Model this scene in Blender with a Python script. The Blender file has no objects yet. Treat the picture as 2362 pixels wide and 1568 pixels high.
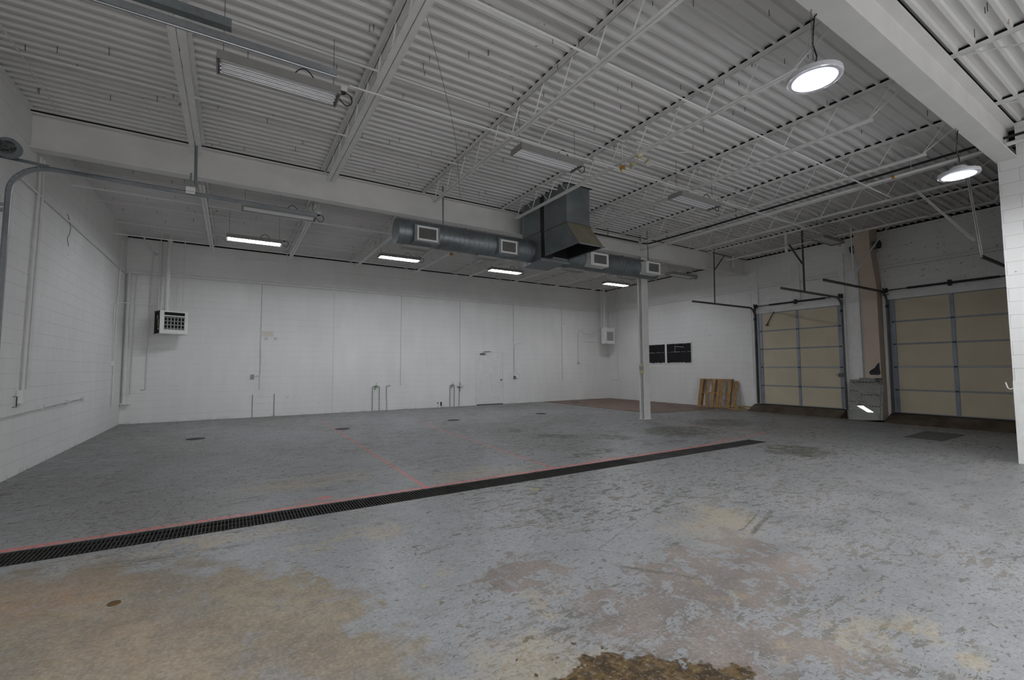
import bpy, math, random
from mathutils import Vector, Matrix
R = math.radians
random.seed(7)
SC = bpy.context.scene
COL = SC.collection

# ------------------------------------------------------------------ camera
F_PX, YAW, PITCH, ROLL, HC = 1042.3074, .5543, .0616, -.005, 1.55
fw = Vector((math.sin(YAW)*math.cos(PITCH), math.cos(YAW)*math.cos(PITCH), math.sin(PITCH)))
r0 = Vector((math.cos(YAW), -math.sin(YAW), 0)); u0 = r0.cross(fw)
rt = math.cos(ROLL)*r0 + math.sin(ROLL)*u0
up = -math.sin(ROLL)*r0 + math.cos(ROLL)*u0
cam = bpy.data.cameras.new('camera'); cam.sensor_width = 36; cam.lens = 36*F_PX/2362
cam.clip_start = .05; cam.clip_end = 200
co = bpy.data.objects.new('camera', cam); COL.objects.link(co)
co.matrix_world = Matrix(((rt.x, up.x, -fw.x, 0), (rt.y, up.y, -fw.y, 0), (rt.z, up.z, -fw.z, HC), (0, 0, 0, 1)))
SC.camera = co

# ------------------------------------------------------------------ world, added daylight, exposure
SC.view_settings.view_transform = 'Standard'; SC.view_settings.look = 'None'
SC.view_settings.gamma = 1; SC.view_settings.use_curve_mapping = False
SC.view_settings.exposure = 0.22
SC.cycles.use_denoising = True
SC.cycles.max_bounces = 6; SC.cycles.diffuse_bounces = 5; SC.cycles.glossy_bounces = 3
SC.cycles.use_adaptive_sampling = True; SC.cycles.adaptive_threshold = .085; SC.cycles.adaptive_min_samples = 16
SC.cycles.sample_clamp_indirect = 6
w = bpy.data.worlds.new('sky'); SC.world = w; w.use_nodes = True
w.node_tree.nodes['Background'].inputs[0].default_value = (.75, .85, 1, 1)
w.node_tree.nodes['Background'].inputs[1].default_value = .6

def added_daylight(name, loc, rot, sx, sy, power, col=(1, .985, .97)):
    l = bpy.data.lights.new(name, 'AREA'); l.shape = 'RECTANGLE'; l.size = sx; l.size_y = sy
    l.energy = power; l.color = col
    o = bpy.data.objects.new(name, l); COL.objects.link(o); o.location = loc; o.rotation_euler = rot
    return o
# doorways added unseen behind the camera so area lights bring daylight in
added_daylight('added_daylight_west', (.6, -5.15, 1.9), (R(90), 0, 0), 3.4, 3.3, 75)
added_daylight('added_daylight_east', (7.2, -5.15, 1.9), (R(90), 0, 0), 4.6, 3.3, 105)

# ------------------------------------------------------------------ node helpers
class NT:
    def __init__(s, name):
        s.m = bpy.data.materials.new(name); s.m.use_nodes = True
        s.t = s.m.node_tree; s.b = s.t.nodes['Principled BSDF']
        s.geo = None; s.dims = '3D'
    def n(s, typ, **kw):
        x = s.t.nodes.new(typ)
        for k, v in kw.items(): setattr(x, k, v)
        return x
    def put(s, sock, v):
        if isinstance(v, bpy.types.NodeSocket): s.t.links.new(v, sock)
        elif v is not None:
            if sock.type == 'RGBA' and not isinstance(v, (int, float)): v = tuple(v)[:3] + (1,)
            sock.default_value = v
    def m_(s, op, a, b=None, c=None, clamp=False):
        x = s.n('ShaderNodeMath', operation=op); x.use_clamp = clamp
        s.put(x.inputs[0], a)
        if b is not None: s.put(x.inputs[1], b)
        if c is not None: s.put(x.inputs[2], c)
        return x.outputs[0]
    def pos(s):
        if s.geo is None:
            s.geo = s.n('ShaderNodeNewGeometry').outputs['Position']
            sp = s.n('ShaderNodeSeparateXYZ'); s.t.links.new(s.geo, sp.inputs[0])
            s.X, s.Y, s.Z = sp.outputs
        return s.geo
    def comb(s, a, b, c):
        x = s.n('ShaderNodeCombineXYZ')
        for i, v in enumerate((a, b, c)): s.put(x.inputs[i], v)
        return x.outputs[0]
    def scale(s, v, k):
        x = s.n('ShaderNodeVectorMath', operation='MULTIPLY'); s.put(x.inputs[0], v); x.inputs[1].default_value = k
        return x.outputs[0]
    def obj(s): return s.n('ShaderNodeTexCoord').outputs['Object']
    def noise(s, v, sc, det=3, rough=.55, dist=0):
        x = s.n('ShaderNodeTexNoise'); s.put(x.inputs['Vector'], v); x.noise_dimensions = s.dims
        x.inputs['Scale'].default_value = sc; x.inputs['Detail'].default_value = det
        x.inputs['Roughness'].default_value = rough; x.inputs['Distortion'].default_value = dist
        return x.outputs[0]
    def ramp(s, v, a, b, x0=0., x1=1.):
        x = s.n('ShaderNodeMapRange'); s.put(x.inputs[0], v)
        x.inputs[1].default_value = a; x.inputs[2].default_value = b
        x.inputs[3].default_value = x0; x.inputs[4].default_value = x1
        return x.outputs[0]
    def mix(s, f, a, b):
        x = s.n('ShaderNodeMix', data_type='RGBA'); s.put(x.inputs[0], f); s.put(x.inputs[6], a); s.put(x.inputs[7], b)
        return x.outputs[2]
    def bump(s, h, st=.2, d=.01):
        x = s.n('ShaderNodeBump'); x.inputs['Strength'].default_value = st; x.inputs['Distance'].default_value = d
        s.put(x.inputs['Height'], h); s.t.links.new(x.outputs[0], s.b.inputs['Normal'])
    def fin(s, col, rough=.6, metal=0., spec=.5):
        s.put(s.b.inputs['Base Color'], col); s.put(s.b.inputs['Roughness'], rough)
        s.put(s.b.inputs['Metallic'], metal); s.put(s.b.inputs['Specular IOR Level'], spec)
        return s.m

def paint(name, col, rough=.55, var=.06, sc=6, metal=0., spec=.4):
    t = NT(name); p = t.obj()
    n = t.noise(p, sc, 4)
    lo = tuple(c*(1-var) for c in col); hi = tuple(min(1, c*(1+var)) for c in col)
    return t.fin(t.mix(t.ramp(n, .3, .7), lo, hi), rough, metal, spec)

def galv(name, col=(.30, .34, .36), rough=.42, metal=.75):
    t = NT(name); p = t.obj()
    v = t.n('ShaderNodeTexVoronoi'); t.put(v.inputs['Vector'], p); v.inputs['Scale'].default_value = 38
    a = t.noise(p, 2.2, 3)
    f = t.m_('ADD', t.m_('MULTIPLY', v.outputs['Color'], .35), t.ramp(a, .3, .7, 0, .65))
    return t.fin(t.mix(f, tuple(c*.72 for c in col), tuple(c*1.25 for c in col)), t.ramp(a, .3, .7, rough-.08, rough+.12), metal)

def glow(name, col, st):
    t = NT(name); t.b.inputs['Emission Color'].default_value = col+(1,); t.b.inputs['Emission Strength'].default_value = st
    t.fin(col, .4); return t.m

def wall_mat(name, axis, chips=None, ghosts=False, base=(.79, .785, .772), joint=.78, vj=.12):
    t = NT(name); t.pos()
    h = t.X if axis == 'X' else t.Y
    vec = t.comb(h, t.Z, 0)
    b = t.n('ShaderNodeTexBrick'); t.put(b.inputs['Vector'], vec)
    b.offset = .5; b.inputs['Scale'].default_value = 1
    b.inputs['Brick Width'].default_value = .43; b.inputs['Row Height'].default_value = .2145
    b.inputs['Mortar Size'].default_value = .0045; b.inputs['Mortar Smooth'].default_value = .6
    n1 = t.noise(t.geo, .45, 2); n2 = t.noise(t.geo, 26, 1, .7); n3 = t.noise(t.scale(t.geo, (1, 1, .25)), 3, 2)
    f = t.m_('ADD', t.ramp(n1, .3, .7, 0, .6), t.ramp(n3, .35, .7, 0, .4))
    c = t.mix(f, tuple(x*.93 for x in base), tuple(x*1.04 for x in base))
    # joints only show where the paint is thin
    thin = t.ramp(t.noise(t.geo, 1.1, 3), .38, .62, .25, 1)
    hz = t.m_('ABSOLUTE', t.m_('SUBTRACT', t.m_('FRACT', t.m_('DIVIDE', t.Z, .2145)), .5))
    jt = t.m_('MAXIMUM', t.m_('MULTIPLY', b.outputs['Fac'], vj), t.ramp(hz, .478, .492))
    c = t.mix(t.m_('MULTIPLY', t.m_('MULTIPLY', jt, thin), 1-joint), c, (.16, .16, .16))
    # small dark pock marks
    pk = t.noise(t.geo, 9, 1, .4)
    c = t.mix(t.ramp(pk, .79, .81, 0, .5), c, (.12, .11, .10))
    if chips:
        y0, y1, z0, z1 = chips
        reg = t.m_('MULTIPLY', t.m_('MULTIPLY', t.ramp(t.Y, y0-.6, y0, 0, 1), t.ramp(t.Y, y1, y1+.9, 1, 0)),
                   t.m_('MULTIPLY', t.ramp(t.Z, z0-.2, z0, 0, 1), t.ramp(t.Z, z1-.1, z1, 1, 0)))
        cn = t.noise(t.scale(t.geo, (1, 1, 1.6)), 10, 3, .55, .8)
        k = t.m_('MULTIPLY', t.ramp(cn, .655, .67), reg)
        c = t.mix(t.m_('MULTIPLY', k, .65), c, t.mix(t.ramp(t.noise(t.geo, 5), .45, .6), (.13, .11, .10), (.16, .17, .07)))
    if ghosts:
        def box(x0, x1, za, zb, e=.02):
            return t.m_('MULTIPLY', t.m_('MULTIPLY', t.ramp(t.X, x0-e, x0+e), t.ramp(t.X, x1-e, x1+e, 1, 0)),
                        t.m_('MULTIPLY', t.ramp(t.Z, za-e, za+e), t.ramp(t.Z, zb-e, zb+e, 1, 0)))
        c = t.mix(t.m_('MULTIPLY', box(.80, 1.14, 2.62, 2.79), .55), c, (.60, .52, .40))
        for gx, gz in ((.93, 2.55), (1.20, 2.555)):
            dx = t.m_('SUBTRACT', t.X, gx); dz = t.m_('SUBTRACT', t.Z, gz)
            d = t.m_('SQRT', t.m_('ADD', t.m_('MULTIPLY', dx, dx), t.m_('MULTIPLY', dz, dz)))
            c = t.mix(t.ramp(d, .04, .075, .4, 0), c, (.3, .3, .3))
        # the painted-over outline of a blocked opening
        for x0, x1, za, zb in ((3.02, 3.035, 0, 4.25), (3.0, 5.9, 5.0, 5.012), (8.68, 8.70, 0, 2.2), (8.7, 12.2, 5.02, 5.03)):
            c = t.mix(t.m_('MULTIPLY', box(x0, x1, za, zb, .006), .35), c, (.2, .2, .2))
    # scuffed grime low on the wall
    gr = t.m_('MULTIPLY', t.ramp(t.Z, .0, .09, .5, 0), t.ramp(t.noise(t.geo, 5, 5, .7), .5, .68))
    c = t.mix(gr, c, (.22, .21, .20))
    t.bump(t.m_('SUBTRACT', t.m_('MULTIPLY', n2, .35), t.m_('MULTIPLY', b.outputs['Fac'], 1.2)), .55, .006)
    return t.fin(c, .62, 0, .35)

M = {}
def mats():
    M['wall_x'] = wall_mat('painted_block_back', 'X', ghosts=True)
    M['wall_y'] = wall_mat('painted_block_side', 'Y')
    M['wall_r'] = wall_mat('painted_block_right', 'Y', chips=(1.5, 5.2, 4.0, 5.6))
    M['pier'] = wall_mat('painted_block_pier', 'Y', base=(.76, .755, .745), joint=.35, vj=.7)
    # roof deck
    t = NT('painted_deck'); t.pos()
    n = t.noise(t.geo, .6, 4); n2 = t.noise(t.scale(t.geo, (.3, 4, 1)), 3, 4)
    c = t.mix(t.m_('ADD', t.ramp(n, .3, .7, 0, .6), t.ramp(n2, .3, .7, 0, .4)), (.63, .62, .605), (.74, .73, .72))
    rs = t.noise(t.scale(t.geo, (6, 22, 4)), 1, 4, .6)
    reg = t.ramp(t.noise(t.geo, .5, 1), .60, .66)
    c = t.mix(t.m_('MULTIPLY', t.ramp(rs, .66, .70), t.m_('MULTIPLY', reg, .8)), c, (.25, .12, .05))
    M['deck'] = t.fin(c, .6, 0, .3)
    M['wallpipe'] = paint('grey_painted_pipe', (.58, .575, .565), .55, .06)  # slightly darker grey than the other white conduits
    M['white_steel'] = paint('white_painted_steel', (.73, .725, .71), .5, .06)
    M['beam'] = paint('white_painted_beam', (.70, .69, .67), .55, .05, 2.5)
    M['conduit'] = paint('white_painted_conduit', (.68, .675, .665), .5, .05)
    M['board'] = paint('white_painted_board', (.75, .745, .735), .6, .06)
    M['galv'] = galv('galvanised_sheet', (.235, .262, .272), .45, .7)
    M['galv_lt'] = galv('galvanised_track', (.30, .315, .325), .38, .7)
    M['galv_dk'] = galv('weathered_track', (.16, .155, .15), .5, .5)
    M['dusty'] = paint('dusty_sheet', (.20, .18, .13), .8, .2, 4)
    M['black'] = paint('black_rubber', (.012, .012, .012), .5, .2)
    M['blackpipe'] = paint('black_gas_pipe', (.02, .02, .022), .4, .2, metal=.2)
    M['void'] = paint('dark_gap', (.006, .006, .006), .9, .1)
    M['duct_white'] = paint('white_grille_frame', (.72, .72, .70), .5, .04)
    M['grille'] = paint('grey_grille_bars', (.30, .30, .29), .5, .1)
    M['insul'] = paint('beige_insulated_panel', (.57, .50, .37), .6, .06, 1.8)
    M['stile'] = galv('door_stile_steel', (.27, .30, .35), .4, .5)
    M['rail'] = paint('door_rail_steel', (.29, .30, .315), .45, .06)
    M['hinge'] = paint('dark_hinge_steel', (.03, .032, .036), .5, .2, metal=.3)
    M['chase'] = paint('peach_painted_duct', (.56, .455, .37), .6, .05, 2)
    M['fix'] = paint('grey_fixture_housing', (.27, .265, .25), .5, .06)
    M['reflector'] = paint('fixture_reflector', (.66, .66, .68), .25, .1, 9, metal=.35)
    M['tube_off'] = paint('unlit_tube_glass', (.80, .80, .80), .25, .03)
    M['tube_on'] = glow('lit_tube', (.93, .96, 1.), 82)
    M['refl_on'] = glow('lit_reflector', (.9, .94, 1.), .75)
    M['ufo_body'] = paint('light_grey_high_bay', (.55, .55, .58), .4, .03)
    M['ufo_rim'] = glow('high_bay_clear_rim', (.80, .82, 1.), .42)
    M['ufo_lens'] = glow('lit_high_bay_lens', (.95, .97, 1.), 270)
    M['yellowed'] = paint('yellowed_plastic', (.55, .49, .33), .5, .1)
    M['orange'] = paint('amber_plastic', (.45, .22, .04), .4, .2)
    M['glass'] = paint('lamp_glass', (.5, .52, .5), .15, .1)
    M['red'] = paint('red_paint', (.5, .12, .1), .6, .1)
    M['green'] = paint('green_handle', (.10, .35, .14), .6, .1)
    M['grate'] = paint('dirty_cast_iron', (.040, .038, .036), .65, .4, 14, metal=.2)
    M['trench'] = paint('trench_concrete', (.018, .017, .016), .9, .3, 5)
    M['asphalt'] = paint('rough_patch', (.10, .098, .092), .95, .5, 30)
    M['screw'] = paint('rusty_screw', (.07, .06, .055), .6, .3)
    # wood
    t = NT('pallet_wood'); p = t.obj()
    g = t.noise(t.scale(p, (14, 14, 1.2)), 2, 5, .65); k = t.noise(p, 5, 2)
    c = t.mix(t.ramp(g, .35, .65), (.24, .13, .05), (.46, .29, .13))
    c = t.mix(t.ramp(k, .66, .72), c, (.16, .08, .035))
    M['wood'] = t.fin(c, .7, 0, .3)
    t = NT('pallet_wood_lying'); p = t.obj()
    g = t.noise(t.scale(p, (14, 1.2, 14)), 2, 5, .65)
    M['wood2'] = t.fin(t.mix(t.ramp(g, .35, .65), (.26, .17, .075), (.50, .36, .18)), .7, 0, .3)
    # mirror
    t = NT('mirror_glass'); M['mirror'] = t.fin((.74, .77, .73), .01, 1.)
    # window panes, painted black with scratches
    t = NT('blacked_out_glass'); t.pos()
    s1 = t.noise(t.scale(t.geo, (1, 2, 30)), 1.2, 2, .5)
    wv = t.m_('ABSOLUTE', t.m_('SUBTRACT', t.Z, t.m_('ADD', 2.18, t.m_('MULTIPLY', t.noise(t.geo, 4, 2), .02))))
    ln = t.m_('MULTIPLY', t.ramp(wv, .004, .010, 1, 0), t.ramp(t.noise(t.geo, 9, 2), .45, .52))
    wy = t.m_('ABSOLUTE', t.m_('SUBTRACT', t.Y, t.m_('ADD', 12.72, t.m_('MULTIPLY', t.noise(t.geo, 3, 2), .04))))
    l2 = t.m_('MULTIPLY', t.ramp(wy, .004, .010, 1, 0), t.m_('MULTIPLY', t.ramp(t.Z, 2.18, 2.2), t.ramp(t.Z, 2.44, 2.45, 1, 0)))
    wz = t.m_('ABSOLUTE', t.m_('SUBTRACT', t.Z, t.m_('ADD', t.m_('MULTIPLY', t.Y, .12), .905)))
    l3 = t.m_('MULTIPLY', t.ramp(wz, .004, .012, 1, 0), t.m_('MULTIPLY', t.ramp(t.Y, 12.25, 12.3), t.ramp(t.Y, 12.7, 12.8, 1, 0)))
    e1 = t.m_('MULTIPLY', t.ramp(t.Z, 1.735, 1.76, 1, 0), t.ramp(t.noise(t.geo, 7, 2), .42, .5))
    e2 = t.m_('MULTIPLY', t.ramp(t.Z, 2.515, 2.535, 0, 1), t.ramp(t.noise(t.geo, 8, 2), .5, .6, 0, .5))
    f = t.m_('MAXIMUM', t.m_('MAXIMUM', ln, l2), t.m_('MAXIMUM', t.m_('MAXIMUM', e1, e2), l3))
    M['pane'] = t.fin(t.mix(f, (.006, .006, .008), (.5, .5, .5)), .25, 0, .3)
    # the door ramps
    t = NT('stained_ramp'); t.pos()
    c = t.mix(t.ramp(t.noise(t.geo, 2.5, 5, .65), .35, .65), (.055, .038, .024), (.12, .095, .07))
    M['ramp'] = t.fin(c, .75, 0, .3)
    t = NT('worn_brown_floor_patch'); t.pos()
    c = t.mix(t.ramp(t.noise(t.geo, 1.6, 5, .6), .35, .65), (.15, .098, .075), (.22, .155, .125))
    c = t.mix(t.ramp(t.noise(t.scale(t.geo, (1, 3, 1)), 2.6, 3), .66, .70), c, (.05, .035, .03))
    M['brownpatch'] = t.fin(c, .6, 0, .35)
    floor_mat()

def floor_mat():
    t = NT('worn_painted_concrete'); t.pos(); t.dims = '2D'
    P = t.geo
    # warped coordinates so that every outline is ragged
    wn = t.n('ShaderNodeTexNoise'); t.put(wn.inputs['Vector'], P); wn.noise_dimensions = '2D'; wn.inputs['Scale'].default_value = 2.6
    wn.inputs['Detail'].default_value = 4; wn.inputs['Roughness'].default_value = .68
    sp = t.n('ShaderNodeSeparateXYZ'); t.t.links.new(wn.outputs['Color'], sp.inputs[0])
    def wx(k): return t.m_('ADD', t.X, t.m_('MULTIPLY', t.m_('SUBTRACT', sp.outputs[0], .5), k))
    def wy(k): return t.m_('ADD', t.Y, t.m_('MULTIPLY', t.m_('SUBTRACT', sp.outputs[1], .5), k))
    WX, WY = wx(1.3), wy(1.3); SX, SY = wx(.10), wy(.10)
    def blob(cx, cy, rx, ry, rot=0, e=.25, soft=False, X=None, Y=None):
        X = X or WX; Y = Y or WY
        dx = t.m_('SUBTRACT', X, cx); dy = t.m_('SUBTRACT', Y, cy); c, s = math.cos(R(rot)), math.sin(R(rot))
        a = t.m_('ADD', t.m_('MULTIPLY', dx, c/rx), t.m_('MULTIPLY', dy, s/rx))
        b = t.m_('ADD', t.m_('MULTIPLY', dx, -s/ry), t.m_('MULTIPLY', dy, c/ry))
        d = t.m_('ADD', t.m_('MULTIPLY', a, a), t.m_('MULTIPLY', b, b))
        return t.ramp(d, 1-e, 1+e, 1, 0)
    def seg(x0, y0, x1, y1, wd, X=None, Y=None, e=.35):
        X = X or SX; Y = Y or SY
        L = math.hypot(x1-x0, y1-y0); ux, uy = (x1-x0)/L, (y1-y0)/L
        dx = t.m_('SUBTRACT', X, (x0+x1)/2); dy = t.m_('SUBTRACT', Y, (y0+y1)/2)
        a = t.m_('ABSOLUTE', t.m_('ADD', t.m_('MULTIPLY', dx, ux), t.m_('MULTIPLY', dy, uy)))
        b = t.m_('ABSOLUTE', t.m_('ADD', t.m_('MULTIPLY', dx, -uy), t.m_('MULTIPLY', dy, ux)))
        return t.m_('MULTIPLY', t.ramp(a, L/2-.03, L/2+.03, 1, 0), t.ramp(b, wd/2*(1-e), wd/2*(1+e), 1, 0))
    def mx(*a):
        r = a[0]
        for b in a[1:]: r = t.m_('MAXIMUM', r, b)
        return r
    big = t.noise(P, .42, 3); mid = t.noise(P, 1.7, 4, .6); fine = t.noise(P, 11, 3, .65); rag = t.noise(P, 5.5, 5, .7); low = t.noise(P, .8, 3)
    # grey-blue paint
    c = t.mix(t.m_('ADD', t.ramp(big, .3, .7, 0, .5), t.ramp(mid, .3, .7, 0, .5)), (.220, .225, .234), (.288, .294, .308))
    c = t.mix(t.ramp(fine, .35, .7, 0, .35), c, (.33, .335, .335))
    sm = t.noise(t.scale(P, (1, 1.7, 1)), 3.1, 4, .7, .3)
    c = t.mix(t.ramp(sm, .50, .72, 0, .55), c, (.165, .165, .158))
    # greenish dirt haze beyond and along the trench
    hz = t.m_('MULTIPLY', t.ramp(t.Y, 4.6, 6.2), t.ramp(big, .42, .62, 0, .55))
    c = t.mix(hz, c, (.20, .205, .185))
    # paint slightly darker towards the far bay
    c = t.mix(t.m_('MULTIPLY', t.ramp(t.Y, 6, 15), .12), c, (.20, .21, .215))
    # bare-concrete chips: small flakes, drawn out along x, in two sizes
    rg = t.ramp(big, .34, .60, .0, 1)
    near = t.ramp(t.Y, 4.9, 5.6, 1, .75)
    xr = t.ramp(t.X, .6, 2.4, .5, 1)
    v1 = t.noise(t.scale(P, (1.0, 2.3, 1)), 5.2, 4, .62, .35)
    th1 = t.ramp(t.m_('MULTIPLY', t.m_('MULTIPLY', rg, near), xr), 0, 1, .70, .585)
    k1 = t.ramp(t.m_('SUBTRACT', v1, th1), 0, .012)
    v2 = t.noise(t.scale(P, (1.5, 3.4, 1)), 12, 3, .6, .6)
    k2 = t.ramp(t.m_('SUBTRACT', v2, t.ramp(rg, 0, 1, .65, .59)), 0, .014)
    v3 = t.noise(t.scale(P, (3.2, 1.3, 1)), 6.5, 3, .6, .4)
    k3 = t.m_('MULTIPLY', t.ramp(v3, .672, .684), t.ramp(low, .45, .55))
    v4 = t.noise(t.scale(P, (.9, 4.2, 1)), 2.6, 5, .72, .2)
    k4 = t.m_('MULTIPLY', t.m_('MULTIPLY', t.ramp(v4, .575, .592), t.ramp(rag, .46, .52)), t.m_('MULTIPLY', t.ramp(low, .42, .5), t.ramp(t.X, .5, 2.5, .6, 1)))
    chips = mx(k1, k2, k3, k4)
    chipc = t.mix(t.ramp(mid, .35, .65), (.105, .102, .088), (.19, .168, .145))
    c = t.mix(t.m_('MULTIPLY', chips, .85), c, chipc)
    # long worn places
    worn = mx(blob(9.3, 7.3, .95, .75, 25), blob(6.3, 8.3, .6, .35, -40), blob(7.7, 6.35, .5, .12), blob(11.6, 7.7, 1.0, .8, 20),
              blob(5.6, 6.25, .7, .13, 10), blob(6.0, 9.6, .28, .35), blob(7.3, 7.5, .35, .4), blob(8.9, 4.4, .6, .5, 30))
    wt = t.m_('MULTIPLY', worn, t.ramp(rag, .38, .48))
    c = t.mix(t.m_('MULTIPLY', wt, .9), c, (.085, .082, .062))
    # rusty tan area in the near left
    tan = mx(blob(-1.5, 2.2, 2.35, 2.75, 0, .10), blob(-.2, 2.9, 1.0, 1.15, 0, .12))
    tcol = t.mix(t.ramp(mid, .35, .65), (.205, .172, .130), (.30, .252, .185))
    tcol = t.mix(t.ramp(t.noise(P, 2.3, 4, .7, .5), .57, .66, 0, .75), tcol, (.255, .245, .245))
    tcol = t.mix(t.ramp(sm, .48, .62, 0, .5), tcol, (.235, .215, .185))
    tcol = t.mix(t.m_('MULTIPLY', t.ramp(low, .52, .72, 0, .6), t.ramp(t.X, -1.2, -.3, 1, .25)), tcol, (.36, .215, .115))
    tcol = t.mix(t.ramp(fine, .55, .75, 0, .35), tcol, (.34, .295, .23))
    tcol = t.mix(t.ramp(fine, .30, .52, .55, 0), tcol, (.17, .145, .11))
    c = t.mix(t.m_('MULTIPLY', tan, t.ramp(rag, .25, .45, .7, 1)), c, tcol)
    # worn-through purple-brown patches
    pb = mx(blob(1.93, 3.02, .38, .24, 20, .2), blob(3.75, 2.28, .50, .24, 25, .2), blob(2.95, 2.05, 1.05, .38, -8, .25), blob(2.35, 1.62, .45, .25, -20, .2),
            blob(2.55, 1.30, .55, .22, 0, .2), blob(3.1, 2.5, .35, .16, 0, .2))
    pk = t.m_('MULTIPLY', pb, t.ramp(rag, .41, .47))
    pcol = t.mix(t.ramp(mid, .35, .65), (.165, .138, .125), (.245, .205, .182))
    c = t.mix(t.m_('MULTIPLY', pk, .88), c, pcol)
    # ochre stains
    yl = mx(blob(4.15, 2.95, .55, .35, 20, .9), blob(3.36, .84, .10, .06, 0, .5, X=SX, Y=SY), blob(.95, 4.44, .35, .10, 0, .9), blob(2.9, 2.1, .22, .10, 30, .8),
            blob(3.3, 6.0, .8, .25, 0, .9), blob(1.0, 6.85, .9, .3, 0, .9), blob(2.5, 1.38, .10, .10, 0, .6), blob(3.33, 1.2, .35, .14, 0, .9),
            blob(1.83, 2.64, .10, .05, 0, .6), blob(.0, 5.0, 1.1, .12, 0, .8), blob(1.35, 3.1, .14, .05, 0, .6), blob(1.2, 1.9, .5, .35, 0, .9))
    c = t.mix(t.m_('MULTIPLY', yl, t.ramp(mid, .3, .6, .12, .5)), c, (.40, .325, .20))
    # dark brown wet stain
    BX, BY = wx(.75), wy(.75)
    br = mx(blob(1.72, 1.72, .30, .17, -35, .15, X=BX, Y=BY), blob(1.98, 1.45, .28, .18, -30, .15, X=BX, Y=BY), blob(1.55, 1.45, .2, .1, 0, .15, X=BX, Y=BY))
    bk = t.m_('MULTIPLY', br, t.ramp(rag, .34, .40))
    c = t.mix(t.m_('MULTIPLY', bk, .95), c, t.mix(t.ramp(fine, .4, .6), (.045, .027, .010), (.135, .085, .032)))
    sp2 = t.m_('MULTIPLY', t.ramp(fine, .64, .655), blob(1.45, 1.75, .55, .45, 0, .5))
    c = t.mix(sp2, c, (.07, .045, .02))
    # scuffs and drag marks
    sc = mx(seg(2.65, 2.98, 5.69, 4.10, .016), seg(3.9, 3.43, 4.7, 3.73, .035), seg(4.17, 2.50, 5.0, 2.76, .045), seg(4.12, 2.58, 4.9, 2.84, .02),
            seg(2.89, 4.16, 2.80, 3.80, .05), seg(-.88, 4.88, -.05, 4.80, .018), seg(-.7, 4.80, .15, 4.74, .03), seg(-.9, 4.78, -.3, 4.70, .012),
            seg(-.2, 6.35, .5, 6.45, .02), seg(-.1, 6.22, .42, 6.28, .045), seg(.9, 6.9, 1.9, 7.05, .018), seg(.9, 6.78, 1.7, 6.9, .014), seg(.9, 6.35, 1.2, 6.36, .03),
            seg(2.6, 3.1, 3.2, 2.2, .012), seg(3.0, 3.3, 2.4, 3.9, .014), seg(3.3, 4.4, 3.9, 4.6, .02), seg(2.6, 2.7, 2.95, 2.2, .05),
            seg(12.9, 3.1, 15.2, 2.9, .03), seg(12.3, 2.95, 13.9, 2.3, .05), seg(8.6, 9.1, 10.6, 9.7, .05), seg(7.0, 10.2, 8.9, 10.6, .06))
    c = t.mix(t.m_('MULTIPLY', sc, t.ramp(fine, .36, .52, .25, .9)), c, (.125, .118, .102))
    # slab joint
    c = t.mix(t.m_('MULTIPLY', seg(-1.40, 5.75, -1.47, 12.0, .012, t.X, t.Y), .45), c, (.15, .15, .15))
    # red marking lines, worn
    rd = mx(seg(-2.7, 5.70, 8.2, 5.695, .08, t.X, t.Y, .2), seg(8.1, 5.70, 10.75, 6.02, .05, t.X, t.Y, .2), seg(2.20, 5.67, 2.33, 15.9, .05, t.X, t.Y, .3),
            seg(4.27, 5.67, 4.70, 13.7, .045, t.X, t.Y, .3), seg(10.62, 5.95, 10.40, 11.6, .045, t.X, t.Y, .3),
            seg(.67, 5.90, 1.05, 5.90, .035, SX, SY), seg(.93, 6.0, 1.09, 5.90, .045, SX, SY), seg(.93, 5.82, 1.09, 5.90, .045, SX, SY),
            seg(5.1, 5.83, 5.62, 5.79, .05, SX, SY), seg(8.6, 5.88, 9.15, 5.93, .04, SX, SY))
    rw = t.m_('MULTIPLY', rd, t.ramp(rag, .33, .5, .7, 1))
    rw = t.m_('MULTIPLY', rw, t.m_('MULTIPLY', t.ramp(t.Y, 9.5, 15, 1, .4), t.ramp(chips, 0, 1, 1, .4)))
    c = t.mix(rw, c, (.58, .16, .14))
    yk = mx(seg(5.17, 5.21, 5.23, 5.05, .03, t.X, t.Y), t.m_('MULTIPLY', blob(3.336, 4.86, .06, .05, 0, .3, X=t.X, Y=t.Y), t.m_('SUBTRACT', 1, blob(3.336, 4.86, .04, .033, 0, .3, X=t.X, Y=t.Y))))
    c = t.mix(t.m_('MULTIPLY', yk, .8), c, (.55, .45, .10))
    # dark grime by the walls
    gw = t.m_('MULTIPLY', t.ramp(t.X, -2.6, -.9, 1, 0), t.m_('MULTIPLY', t.ramp(t.Y, 6.5, 8.5), t.ramp(v1, .42, .62, 0, .75)))
    gb = t.m_('MULTIPLY', t.ramp(t.Y, 15.3, 16.85), t.ramp(v1, .4, .62, 0, .7))
    c = t.mix(mx(gw, gb), c, (.10, .098, .088))
    dr = t.m_('MULTIPLY', t.ramp(t.X, 14.0, 15.4), t.ramp(mid, .35, .6, .1, .7))
    c = t.mix(dr, c, (.11, .095, .075))
    grit = t.noise(P, 42, 3, .75)
    c = t.mix(t.ramp(grit, .52, .72, 0, .45), c, (.115, .105, .09))
    c = t.mix(t.ramp(grit, .46, .30, 0, .30), c, (.44, .42, .39))
    t.bump(grit, .12, .003)
    rough = t.m_('ADD', t.ramp(mx(chips, tan, pk), 0, 1, .40, .68), t.ramp(mid, .3, .7, -.05, .08))
    rough = t.m_('SUBTRACT', rough, t.m_('MULTIPLY', bk, .35))
    M['floor'] = t.fin(c, rough, 0, .4)
mats()

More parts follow.
